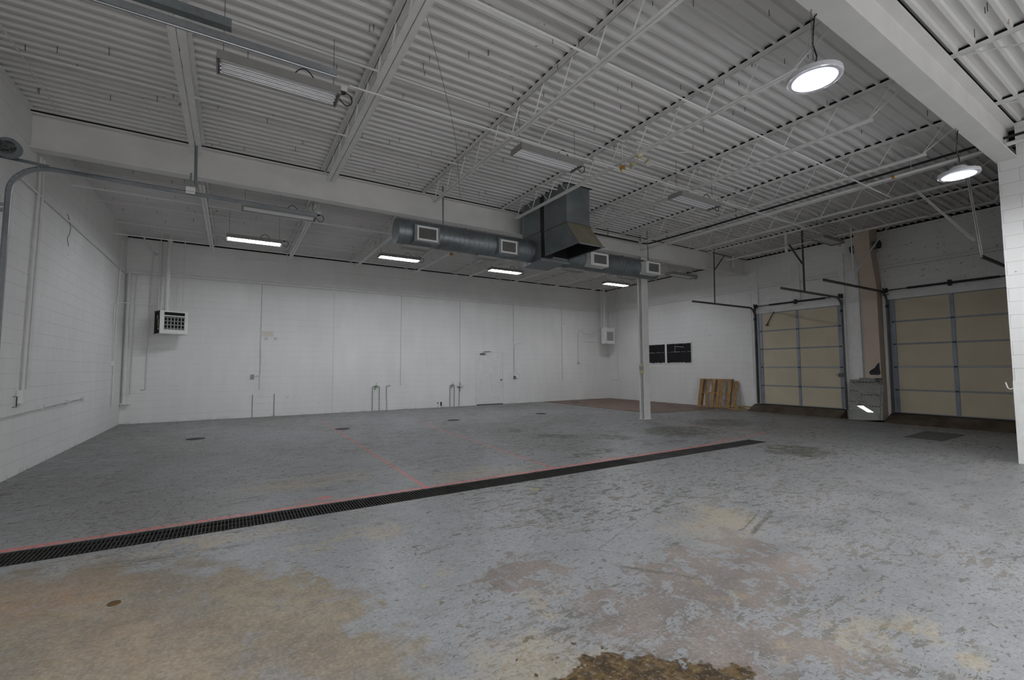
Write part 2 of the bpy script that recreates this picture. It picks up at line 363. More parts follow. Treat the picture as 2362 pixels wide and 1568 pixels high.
# ------------------------------------------------------------------ mesh helpers
ORG = {}
def frame(d, upv=Vector((0, 0, 1))):
    d = d.normalized()
    if abs(d.dot(upv)) > .98: upv = Vector((0, 1, 0))
    s = d.cross(upv).normalized(); return s, s.cross(d).normalized()
class MB:
    def __init__(s, tf=None): s.v = []; s.f = []; s.tf = tf
    def add(s, vs, fs):
        n = len(s.v)
        s.v += [Vector(s.tf(*p)) if s.tf else Vector(p) for p in vs]
        s.f += [tuple(i+n for i in f) for f in fs]; return s
    def box(s, x0, x1, y0, y1, z0, z1):
        vs = [(x, y, z) for x in (x0, x1) for y in (y0, y1) for z in (z0, z1)]
        return s.add(vs, [(0, 1, 3, 2), (4, 6, 7, 5), (0, 4, 5, 1), (2, 3, 7, 6), (0, 2, 6, 4), (1, 5, 7, 3)])
    def bar(s, p, q, wd, ht, upv=(0, 0, 1)):
        p, q = Vector(p), Vector(q); a, b = frame(q-p, Vector(upv)); a = a*wd/2; b = b*ht/2
        vs = [e+i*a+j*b for e in (p, q) for i, j in ((-1, -1), (1, -1), (1, 1), (-1, 1))]
        return s.add(vs, [(0, 1, 2, 3), (7, 6, 5, 4), (0, 4, 5, 1), (1, 5, 6, 2), (2, 6, 7, 3), (3, 7, 4, 0)])
    def tube(s, pts, r, n=8, caps=True, radii=None):
        pts = [Vector(p) for p in pts]; vs = []; fs = []; a = None
        for i, p in enumerate(pts):
            d = (pts[min(i+1, len(pts)-1)]-pts[max(i-1, 0)]).normalized()
            if a is None: a, b = frame(d)
            else:
                a = (a-d*a.dot(d)); a = a.normalized() if a.length > 1e-6 else frame(d)[0]; b = a.cross(d)
            rr = radii[i] if radii else r
            vs += [p+rr*(math.cos(2*math.pi*k/n)*a+math.sin(2*math.pi*k/n)*b) for k in range(n)]
        for i in range(len(pts)-1):
            for k in range(n):
                k2 = (k+1) % n; fs.append((i*n+k, i*n+k2, (i+1)*n+k2, (i+1)*n+k))
        if caps: fs += [tuple(range(n-1, -1, -1)), tuple((len(pts)-1)*n+k for k in range(n))]
        return s.add(vs, fs)
    def cyl(s, c, ax, r, h, n=24):
        c = Vector(c); d = Vector(ax).normalized()*h/2
        return s.tube([c-d, c+d], r, n)
    def lathe(s, c, ax, prof, n=32):                        # prof: (distance along the axis, radius)
        c = Vector(c); d = Vector(ax).normalized()
        return s.tube([c+d*(h+i*1e-6) for i, (h, r) in enumerate(prof)], 0, n, True, [r for h, r in prof])
    def quad(s, *p): return s.add(p, [tuple(range(len(p)))])
    def prism(s, pts, ax, a0, a1):                           # outline extruded along axis ax
        def P(u, v, w): return {'x': (w, u, v), 'y': (u, w, v), 'z': (u, v, w)}[ax]
        n = len(pts); vs = [P(u, v, a0) for u, v in pts]+[P(u, v, a1) for u, v in pts]
        return s.add(vs, [tuple(range(n-1, -1, -1)), tuple(range(n, 2*n))]+[(i, (i+1) % n, (i+1) % n+n, i+n) for i in range(n)])
    def build(s, name, mat, parent=None, smooth=False, bev=0, org=None):
        if parent is not None: o0 = ORG[parent]
        elif org is not None: o0 = Vector(org)
        else:
            xs = [v.x for v in s.v]; ys = [v.y for v in s.v]; zs = [v.z for v in s.v]
            o0 = Vector(((min(xs)+max(xs))/2, (min(ys)+max(ys))/2, min(zs)))
        me = bpy.data.meshes.new(name); me.from_pydata([v-o0 for v in s.v], [], s.f); me.validate()
        import bmesh
        bm = bmesh.new(); bm.from_mesh(me); bmesh.ops.recalc_face_normals(bm, faces=bm.faces); bm.to_mesh(me); bm.free()
        me.materials.append(M[mat] if isinstance(mat, str) else mat)
        if smooth:
            for p in me.polygons: p.use_smooth = True
            try: me.set_sharp_from_angle(angle=R(40))
            except Exception: pass
        o = bpy.data.objects.new(name, me); COL.objects.link(o)
        if parent is not None: o.parent = parent
        else: o.location = o0
        ORG[o] = o0
        if bev:
            b = o.modifiers.new('bevel', 'BEVEL'); b.width = bev; b.segments = 2; b.limit_method = 'ANGLE'
        return o
def tag(o, label, cat, group=None, kind=None):
    if label: o['label'] = label
    if cat: o['category'] = cat
    if group: o['group'] = group
    if kind: o['kind'] = kind
    return o
def root(name, loc, label=None, cat=None, group=None, kind=None):
    o = bpy.data.objects.new(name, None); COL.objects.link(o); o.location = loc; o.empty_display_size = .1
    ORG[o] = Vector(loc); return tag(o, label, cat, group, kind)
def struct(o, label=None):
    o['kind'] = 'structure'
    if label: o['label'] = label
    return o
def copy_tree(o, loc, label, kids=None):
    def cp(a, par):
        c = a.copy(); COL.objects.link(c); c.parent = par; ORG[c] = ORG[a]
        for ch in list(a.children): cp(ch, c)
        return c
    c = cp(o, None); c.location = loc; c['label'] = label; return c
def XR(y): return 16.2-.028*(16.9-y)
def rw(o, y, z): return (XR(y)-o, y, z)                        # right wall: o = distance in front of its face
def arc(c, r, a0, a1, n, f): return [f(c[0]+r*math.cos(R(a0+(a1-a0)*i/n)), c[1]+r*math.sin(R(a0+(a1-a0)*i/n))) for i in range(n+1)]

XL, YB, YS = -2.685, 16.895, -5.2
ZD = 5.47           # underside of the deck ribs
ORD = ['first', 'second', 'third', 'fourth', 'fifth', 'sixth', 'seventh', 'eighth', 'ninth', 'tenth']

# ------------------------------------------------------------------ shell
def shell():
    TY0, TY1, TX1 = 5.25, 5.65, 9.43
    f = MB()
    f.quad((XL, YS, 0), (16.3, YS, 0), (16.3, TY0, 0), (XL, TY0, 0))
    f.quad((XL, TY1, 0), (16.3, TY1, 0), (16.3, YB, 0), (XL, YB, 0))
    f.quad((TX1, TY0, 0), (16.3, TY0, 0), (16.3, TY1, 0), (TX1, TY1, 0))
    for (a, b) in (((XL, TY0), (TX1, TY0)), ((TX1, TY0), (TX1, TY1)), ((TX1, TY1), (XL, TY1))):
        f.quad((a[0], a[1], 0), (b[0], b[1], 0), (b[0], b[1], -.16), (a[0], a[1], -.16))
    o = struct(f.build('floor', 'floor', org=(0, 0, 0)))
    t = MB().box(XL, TX1, TY0, TY1, -.2, -.155); tb = t.build('trench_bottom', 'trench', o)
    t = MB()
    t.box(XL, TX1, TY0+.001, TY0+.012, -.155, -.004); t.box(XL, TX1, TY1-.012, TY1-.001, -.155, -.004)
    t.build('trench_lining', 'trench', o)
    # walls
    struct(MB().box(XL-.25, 16.6, YB, YB+.2, -.2, 5.40).build('wall_back', 'wall_x', org=(0, YB, 0)))
    struct(MB().box(XL-.2, XL, YS-.2, YB, -.2, 5.60).build('wall_left', 'wall_y', org=(XL, 0, 0)))
    m = MB(rw)
    def wr(y0, y1, z0, z1): m.box(0, -.22, y0, y1, z0, z1)
    wr(9.06, YB+.2, -.2, 5.44); wr(5.20, 6.44, -.2, 5.44); wr(YS, 2.58, -.2, 5.44)
    wr(6.44, 9.06, 3.43, 5.44); wr(2.58, 5.20, 3.43, 5.44); wr(6.44, 9.06, -.2, .2); wr(2.58, 5.20, -.2, .2)
    struct(m.build('wall_right', 'wall_r', org=(16.2, 0, 0)))
    # wall behind the camera, with two doorways added to light the room
    m = MB()
    for x0, x1 in ((XL, -1.1), (2.3, 4.9), (9.5, 16.3)): m.box(x0, x1, YS-.2, YS, 0, 3.6)
    m.box(XL, 16.3, YS-.2, YS, 3.6, 5.6)
    struct(m.build('wall_front', 'wall_x', org=(0, YS, 0)))
    struct(MB().box(10.65, 10.95, YS, 1.74, 0, 5.46).box(10.65, 10.95, 1.74, 1.955, 0, 4.885).build('wall_partition', 'pier', org=(10.65, 0, 0)),
           'white painted block partition wall whose end carries the near roof beam')
    # black strips painting the shade in the gaps above walls and beams
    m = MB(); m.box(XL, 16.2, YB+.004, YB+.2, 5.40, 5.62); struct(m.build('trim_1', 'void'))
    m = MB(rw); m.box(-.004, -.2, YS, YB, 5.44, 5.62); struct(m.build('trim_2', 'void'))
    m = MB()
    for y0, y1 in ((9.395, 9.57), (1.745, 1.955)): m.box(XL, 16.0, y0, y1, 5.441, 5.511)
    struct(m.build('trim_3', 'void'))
    # deck: narrow ribs hanging below wide pans, running along x
    P = .157; prof = []
    y = 2.395-P*48; top = ZD+.042
    while y < YB+.15:
        prof += [(y-.048, top), (y+.048, top), (y+.060, ZD), (y+.097, ZD)]
        y += P
    prof = [p for p in prof if YS-.2 < p[0] < YB+.18]
    m = MB(); n = len(prof); x0, x1 = XL-.1, 16.45
    vs = [(x0, a, b) for a, b in prof]+[(x1, a, b) for a, b in prof]
    m.add(vs, [(i, i+1, n+i+1, n+i) for i in range(n-1)])
    m.box(x0, x1, YS-.2, YB+.18, top+.004, top+.09)
    ce = struct(m.build('ceiling', 'deck', org=(0, 0, ZD)))
    # screws that poke through the deck
    pts = []
    while len(pts) < 460:
        x, yy = random.uniform(XL+.2, 15.6), random.uniform(1.0, YB-.3)
        k = round((yy-2.395)/P)*P+2.395+random.uniform(-.04, .04)
        pts.append((x, k, random.uniform(.035, .075)))
    pts.sort(key=lambda p: p[0]**2+(p[1])**2+random.random())
    def scr(m, p): m.tube([(p[0], p[1], top+.002), (p[0]+random.uniform(-.004, .004), p[1], top-p[2]-.03)], .0038, 5)
    for p in pts[:100]: scr2 = MB(); scr(scr2, p); scr2.build('roof_screw', 'screw', ce)
    m = MB()
    for p in pts[100:]: scr(m, p)
    s = m.build('roof_screws_far_off', 'screw', ce); s['kind'] = 'stuff'
    # picture rail like ledge round the walls
    def shade_strips(nm, mkbox):
        for z in (4.339, 4.4405): g = MB(rw if nm[1] else None); mkbox(g, z, z+.008); g.build('shade_strip', 'galv_dk', nm[0])  # dark strips painting the shadow lines along the ledge edges
    def ledge(m, mk): mk(4.345, 4.368, .03); mk(4.368, 4.418, .006); mk(4.418, 4.44, .03); return m
    m = MB(); ledge(m, lambda a, b, d: m.box(XL, XR(YB), YB-d, YB+.01, a, b)); t4 = struct(m.build('trim_4', 'board')); shade_strips((t4, False), lambda g, a, b: g.box(XL, XR(YB), YB-.002, YB+.01, a, b))
    m = MB(); m.tube([(XL+.02, 9.0, 4.32), (XL+.02, YB, 4.32)], .018, 8); struct(m.build('trim_5', 'board', smooth=True))
    m = MB(rw); ledge(m, lambda a, b, d: m.box(d, -.01, 5.9, YB, a, b)); t6 = struct(m.build('trim_6', 'board')); shade_strips((t6, True), lambda g, a, b: g.box(.002, -.01, 5.9, YB, a, b))
    m = MB(rw); ledge(m, lambda a, b, d: m.box(d, -.01, 1.0, 5.35, a, b)); t7 = struct(m.build('trim_7', 'board')); shade_strips((t7, True), lambda g, a, b: g.box(.002, -.01, 1.0, 5.35, a, b))
    m = MB(); m.box(XL, XL+.05, 1.98, 9.36, 5.462, 5.468); m.box(XL, XL+.006, 1.98, 9.36, 5.41, 5.462); struct(m.build('trim_15', 'white_steel'))
    m = MB(); m.box(XL+.001, XL+.012, 1.98, 9.36, 5.475, 5.512); struct(m.build('trim_16', 'void'))  # black strip painting the shade in the gap above this wall
    # painted boards on the right wall
    bd = [((9.015, 9.15, 3.72, 4.99), 8), ((7.585, 7.86, 3.57, 4.97), 9), ((6.29, 6.43, .25, 4.99), 10), ((5.92, 6.22, .1, 4.35), 11), ((5.285, 5.36, .2, 3.95), 12),
          ((9.3, 9.42, .8, 4.25), 13)]
    for (y0, y1, z0, z1), k in bd:
        MBb = MB(rw).box(.05 if k != 13 else .012, -.01, y0, y1, z0, z1)
        if k not in (10, 13):
            for z in (z0+.3, z1-.25): MBb.cyl((.051, (y0+y1)/2, z), (1, 0, 0), .012, .01, 8)
        struct(MBb.build('trim_%d' % k, 'board'))
    m = MB(rw).box(.03, -.01, 3.6, 3.92, 3.57, 3.86); struct(m.build('trim_14', 'board'))
    # ramps up to the two garage doors
    for k, (y0, y1) in enumerate(((6.40, 9.25), (1.2, 5.28))):
        xf = 15.42 if k == 0 else 15.22
        m = MB(); n = 10; vs = []
        for i in range(n+1):
            yy = y0+(y1-y0)*i/n
            j = random.uniform(-.03, .03)
            vs += [(xf+j, yy, .002), (XR(yy)-.15, yy, .205), (XR(yy)-.005, yy, .235), (XR(yy)-.005, yy, -.02), (xf+j, yy, -.02)]
        fs = []
        for i in range(n):
            for a in range(5):
                b = (a+1) % 5; fs.append((i*5+a, i*5+b, (i+1)*5+b, (i+1)*5+a))
        fs += [tuple(range(5)), tuple(n*5+i for i in range(5))]
        m.add(vs, fs)
        o = m.build('concrete_ramp', 'ramp')
        tag(o, ['stained concrete ramp at the foot of the left garage door, beside the scrap boards',
                'stained brown concrete ramp in front of the right garage door, behind the partition wall'][k], 'ramp')
    # brown worn sheet in the far right corner
    m = MB(); ol = [(12.12, 16.88), (12.05, 13.2), (12.10, 10.75), (12.25, 10.55), (12.5, 10.47), (13.4, 10.42), (15.25, 10.36), (15.75, 10.9), (XR(11.5)-.02, 11.5), (XR(16.88)-.02, 16.88)]
    m.prism(ol, 'z', .0, .012)
    tag(m.build('brown_floor_sheet', 'brownpatch'), 'reddish brown worn floor sheet in the far right corner behind the column', 'floor sheet')
    m = MB(); m.prism([(12.45, 3.34), (14.03, 3.36), (14.07, 4.05), (12.52, 4.0)], 'z', .0, .006)
    tag(m.build('asphalt_patch', 'asphalt'), 'dark rough rectangular patch in the floor before the right garage door', 'floor patch')
shell()

# ------------------------------------------------------------------ beams, column, joists, bridging
def ibeam(x0, x1, yc, bf, z0, z1, name='roof_beam'):
    m = MB(); m.box(x0, x1, yc-bf/2, yc+bf/2, z0, z0+.022); m.box(x0, x1, yc-bf/2, yc+bf/2, z1-.022, z1)
    m.box(x0, x1, yc-.008, yc+.008, z0+.022, z1-.022)
    return m
def frame_steel():
    b = ibeam(XL+.001, XR(9.4)-.02, 9.48, .20, 4.89, 5.44).build('roof_beam', 'beam')
    tag(b, 'long white steel roof beam resting on the free-standing column', 'beam', 'main roof beams')
    b = ibeam(-1.0, 10.84, 1.85, .24, 4.885, 5.44).build('roof_beam', 'beam')
    tag(b, 'wide white steel roof beam at the upper right, ending on the partition wall', 'beam', 'main roof beams')
    # column
    c = root('steel_column', (10.56, 9.51, 0), 'free-standing white steel column under the long roof beam', 'column')
    m = MB(); m.box(10.44, 10.70, 9.42, 9.435, .012, 4.885); m.box(10.44, 10.70, 9.585, 9.60, .012, 4.885); m.box(10.56, 10.575, 9.435, 9.585, .012, 4.885)
    m.build('shaft', 'white_steel', c)
    MB().box(10.42, 10.72, 9.40, 9.62, 0, .012).build('base_plate', 'white_steel', c)
    m = MB(); m.tube([(10.425, 9.55, 1.6), (10.425, 9.55, 4.88)], .014, 8); m.tube([(10.44, 9.57, .2), (10.44, 9.57, 1.5)], .012, 8)
    m.build('conduit', 'conduit', c, smooth=True)
    MB().box(10.37, 10.44, 9.40, 9.50, 1.36, 1.66).build('backing_block', 'yellowed', c, bev=.004)
    MB().box(10.33, 10.38, 9.395, 9.49, 1.47, 1.58).build('junction_box', 'rail', c, bev=.004)
    # joists
    xs = [-.585+2.047*k for k in range(8)]
    def joist(x, ya, yb, first, label, group, wide=.09):
        o = root('roof_joist', (x, (ya+yb)/2, 5.03), label, 'roof joist', group)
        zt0, zt1 = 5.432, ZD
        m = MB()
        for s in (-1, 1):
            m.box(x+s*.008, x+s*wide/2, ya, yb, zt1-.006, zt1); m.box(x+s*.008, x+s*.014, ya, yb, zt0, zt1-.006)
        m.build('top_chord', 'white_steel', o)
        MB().box(x-.034, x+.034, ya+.02, yb-.02, zt1+.001, zt1+.038).build('black_gap_strip', 'void', o)  # black strip filling the flutes between chord and deck
        zb = 5.03
        b0 = ya+.72; k = 0; nodes = []
        y = b0
        while y < yb-.70: nodes.append(y); y += .61
        m = MB()
        for s in (-1, 1):
            m.box(x+s*.006, x+s*wide*.5, nodes[0]-.05, nodes[-1]+.05, zb, zb+.006); m.box(x+s*.006, x+s*.011, nodes[0]-.05, nodes[-1]+.05, zb+.006, zb+.036)
        m.build('bottom_chord', 'white_steel', o)
        web = [(x, ya+.12, zt0+.004), (x, nodes[0], zb+.02)]
        for i, yy in enumerate(nodes[:-1]): web += [(x, yy+.36, zt0+.004), (x, nodes[i+1], zb+.02)]
        web += [(x, yb-.12, zt0+.004)]
        m = MB(); m.tube(web, .0095, 6)
        m.tube([web[0], (x, nodes[0]-.3, zt0+.004), web[1]][1:], .008, 6)
        m.build('web', 'white_steel', o)
        return o
    for k, x in enumerate(xs):
        wd = .16 if k < 2 else .10
        joist(x, 1.90, 9.46, 2.71, 'white open-web roof joist in the near bay, %s from the left wall' % ORD[k], 'roof joists between the two beams', wd)
    for k, x in enumerate(xs):
        joist(x, 9.50, 16.95, 0, 'white open-web roof joist in the far bay, %s from the left wall' % ORD[k], 'roof joists over the back wall', wd)
    for k, x in enumerate((7.66, 9.62)):
        joist(x, -5.1, 1.80, 0, ['white roof joist above the near beam, at the top right corner of the picture',
                                 'white roof joist above the near beam, right next to the partition wall'][k], 'roof joists on the camera side of the near beam')
    # bridging angles along x
    rows = [(3.80, 5.42, 'near bay, topmost row near the big beam'), (5.72, 5.42, 'middle of the near bay above the unlit fixtures'), (7.64, 5.42, 'near bay, row closest to the long beam'),
            (3.68, 5.06, 'near bay, at the bottom chords of the joists'), (11.6, 5.42, 'far bay, row just behind the long beam'), (13.5, 5.42, 'middle of the far bay over the lit lamps'),
            (15.3, 5.42, 'far bay, row closest to the back wall'), (11.5, 5.06, 'far bay, at the bottom chords of the joists'), (15.1, 5.06, 'far bay, low row along the back wall')]
    for y, z, l in rows:
        x1 = 15.9 if z > 5.3 else 13.8
        if y == 5.72: x1 = 15.1
        m = MB()
        for xa, xb in (((XL+.01, 5.90), (6.62, x1)) if y == 7.64 else ((XL+.01, x1),)):
            m.box(xa, xb, y-.016, y+.016, z-.003, z); m.box(xa, xb, y-.016, y-.013, z-.03, z-.003)
        tag(m.build('bridging_angle', 'white_steel'), 'thin white bridging angle across the joists, ' + l, 'brace', 'bridging angles between roof joists')
frame_steel()

# ------------------------------------------------------------------ openings in the walls
def garage_door(idx, yl, yr, tracks):
    o = root('door_%d' % idx, rw(.02, (yl+yr)/2, .25), None, None, None, 'structure')
    o['label'] = ['', 'closed beige panelled garage door beside the leaning pallet', 'closed beige panelled garage door partly hidden by the partition wall'][idx]
    zs = [.25+.636*i for i in range(6)]; ym = (yl+yr)/2
    for i in range(5):
        z0, z1 = zs[i], zs[i+1]
        m = MB(rw); m.box(.02, -.03, yr-.03, yl+.05, z0+.0005, z1-.0005)
        s = m.build('door_section', 'rail', o)
        for a, b in ((yr+.085, ym-.035), (ym+.035, yl-.085)):
            MB(rw).box(.024, .018, a+.012, b-.012, z0+.026, z1-.026).build('insulation_panel', 'insul', s)
        for a, b in ((yr, yr+.085), (ym-.036, ym+.036), (yl-.085, yl)):
            MB(rw).box(.034, .018, a, b, z0+.006, z1-.006).build('stile', 'stile', s)
        if i < 4:
            for a in (yr+.04, ym, yl-.04):
                MB(rw).box(.048, .030, a-.035, a+.035, z1-.018, z1+.018).build('hinge', 'hinge', o)
    MB(rw).box(.03, -.03, yr-.03, yl+.05, .20, .2495).build('bottom_seal', 'black', o)
    MB(rw).box(.05, -.01, yr-.1, yl+.1, 3.43, 3.565).build('header_board', 'board', o)
    for (yt, sgn, xe, full) in tracks:
        X0 = XR(yt)-.09
        pth = [(X0, yt, .28), (X0, yt, 3.34)]+arc((X0-.30, 3.34), .30, 0, 90, 8, lambda a, b: (a, yt, b))[1:]+[(xe, yt, 3.64)]
        m = MB()
        for p, q in zip(pth[:-1], pth[1:]):
            d = (Vector(q)-Vector(p)).normalized(); side = Vector((0, 1, 0)).cross(d)
            for sg in (-1, 1):
                off = side*.027*sg
                m.bar(Vector(p)+off, Vector(q)+off, .035, .004, side) 
            m.bar(Vector(p)+Vector((0, sgn*.017, 0)), Vector(q)+Vector((0, sgn*.017, 0)), .054, .003, (0, 1, 0))
        m.build('door_track', 'galv_dk', o)
        m = MB(); m.box(X0-.01, XR(yt)-.0, yt+sgn*.02, yt+sgn*.028, .25, 3.6); m.box(XR(yt)-.05, XR(yt)-.004, yt-.03, yt+.03, .25, 3.6)
        m.build('track_angle', 'galv', o)
        m = MB(); m.box(X0-.03, X0+.02, yt-.03, yt+.03, 3.20, 3.28); m.build('track_roller', 'hinge', o)
    # torsion shaft, springs, drums
    zt = 3.70
    m = MB(rw); m.tube([(.10, yl+.12, zt-.005), (.10, yr-.10, zt-.005)], .013, 8); m.build('torsion_shaft', 'blackpipe', o, smooth=True)
    L = yl-yr
    for a, b in ((yl-.16*L, ym+.03), (ym-.03, yr+.15*L)):
        m = MB(rw); n = 26; prof = [.028+.004*(i % 2) for i in range(n)]
        m.tube([(.10, a+(b-a)*i/(n-1), zt-.005) for i in range(n)], .03, 10, True, prof); m.build('torsion_spring', 'hinge', o)
    m = MB(rw); m.box(.14, 0, ym-.03, ym+.03, zt-.08, zt+.07); m.build('centre_bracket', 'hinge', o)
    for a in (yl+.08, yr-.05):
        m = MB(rw); m.cyl((.10, a, zt-.005), (0, 1, 0), .06, .06, 16); m.cyl((.10, a-.035, zt-.005), (0, 1, 0), .072, .01, 16); m.build('cable_drum', 'hinge', o, smooth=True)
        m = MB(rw); m.box(.13, 0, a+.05, a+.058, 3.55, 3.78); m.build('end_bracket', 'galv_dk', o)
    return o
d1 = garage_door(1, 9.0, 6.43, [(9.13, 1, 12.42, 1), (6.38, -1, 12.35, 1)])
d2 = garage_door(2, 5.175, 2.60, [(5.24, 1, 12.12, 1), (2.53, -1, 12.17, 1)])
m = MB(rw); m.tube([(.05, 8.45, 3.44), (.05, 8.55, 3.3), (.05, 8.72, 3.02)], .012, 6); m.box(.07, .03, 8.68, 8.76, 2.98, 3.02); m.build('pull_arm', 'black', d1)
m = MB(rw); m.box(.07, .03, 6.44, 6.56, 1.22, 1.34); m.box(.09, .07, 6.5, 6.62, 1.275, 1.29); m.build('slide_bolt', 'galv_dk', d1)

def struts():
    # galvanised struts that hold the horizontal tracks from the roof
    def s(name, label, mat, pts, wd=.04, t=None):
        o = root(name, pts[0][1], label, 'strut', 'struts that hang the garage door tracks')
        for i, (p, q) in enumerate(pts):
            m = MB(); m.bar(p, q, wd, .004, (0, 1, 0)); m.bar(Vector(p)+Vector((wd/2, 0, 0)), Vector(q)+Vector((wd/2, 0, 0)), .004, wd*.8, (0, 1, 0))
            m.build('brace' if i else 'strut', mat, o)
        return o
    s('track_strut', 'dark steel strut holding the left track of the garage door beside the pallet', 'galv_dk', [((13.72, 9.2, 5.46), (13.63, 9.17, 3.66)), ((14.55, 9.35, 5.44), (13.70, 9.2, 4.78))])
    s('track_strut', 'thick dark steel strut with a short brace, right track of the door beside the pallet', 'galv_dk', [((13.76, 6.45, 5.46), (13.65, 6.40, 3.66)), ((13.03, 6.45, 4.92), (13.72, 6.45, 4.46))], .06)
    s('track_strut', 'white painted strut crossing in front of the peach duct', 'white_steel', [((13.72, 5.24, 5.2), (13.70, 5.24, 3.66)), ((15.45, 5.0, 5.44), (13.74, 5.22, 3.98))])
    s('track_strut', 'white painted strut hanging below the right round lamp, with long diagonal brace', 'white_steel', [((11.72, 2.55, 5.10), (12.17, 2.53, 3.66)), ((11.62, 3.27, 5.06), (12.08, 2.60, 3.95))], .05)
    for p, z0, l in (((14.98, 9.30), 5.03, 'white post stub hanging from the deck by the far end of the long beam'), ((13.80, 6.9), 4.90, 'white post stub hanging from the joist beside the fourth unlit fixture')):
        tag(MB().box(p[0]-.03, p[0]+.03, p[1]-.03, p[1]+.03, z0, ZD).build('hanging_post', 'white_steel'), l, 'post')
struts()

def window_and_door():
    o = root('window_1', rw(0, 13.08, 1.70), None, None, None, 'structure'); o['label'] = 'wide blacked-out window in the right wall behind the column'
    m = MB(rw); m.box(.022, .002, 11.90, 14.25, 2.545, 2.60); m.box(.022, .002, 11.90, 14.25, 1.69, 1.722); m.box(.022, .002, 14.225, 14.25, 1.722, 2.545)
    m.box(.022, .002, 11.90, 11.925, 1.722, 2.545); m.box(.022, .002, 13.175, 13.275, 1.722, 2.545); m.build('window_frame', 'board', o)
    MB(rw).box(.01, .002, 13.275, 14.225, 1.722, 2.545).build('window_pane', 'pane', o)
    MB(rw).box(.01, .002, 11.925, 13.175, 1.722, 2.545).build('window_pane', 'pane', o)
    d = root('door_3', (9.33, YB, 0), None, None, None, 'structure'); d['label'] = 'white painted flush door in the back wall with closer arm'
    m = MB(); m.box(8.66, 8.71, YB-.015, YB+.01, 0, 2.28); m.box(9.97, 10.02, YB-.015, YB+.01, 0, 2.28); m.box(8.71, 9.97, YB-.015, YB+.01, 2.235, 2.28); m.build('door_frame', 'board', d)
    MB().box(8.715, 9.965, YB-.008, YB+.01, .035, 2.225).build('door_leaf', 'board', d)
    MB().box(8.71, 9.97, YB-.012, YB+.01, .0, .03).build('threshold', 'grate', d)
    m = MB(); m.lathe((9.88, YB-.008, 1.04), (0, -1, 0), [(0, .035), (.008, .035), (.012, .014), (.04, .014), (.05, .03), (.075, .033), (.09, .02)], 16); m.build('door_knob', 'galv', d, smooth=True)
    m = MB(); m.box(8.87, 9.10, YB-.07, YB-.008, 2.12, 2.17); m.bar((8.97, YB-.05, 2.17), (9.05, YB-.06, 2.25), .02, .01); m.bar((9.05, YB-.06, 2.25), (9.36, YB-.03, 2.255), .025, .012); m.build('door_closer', 'galv_dk', d)
window_and_door()

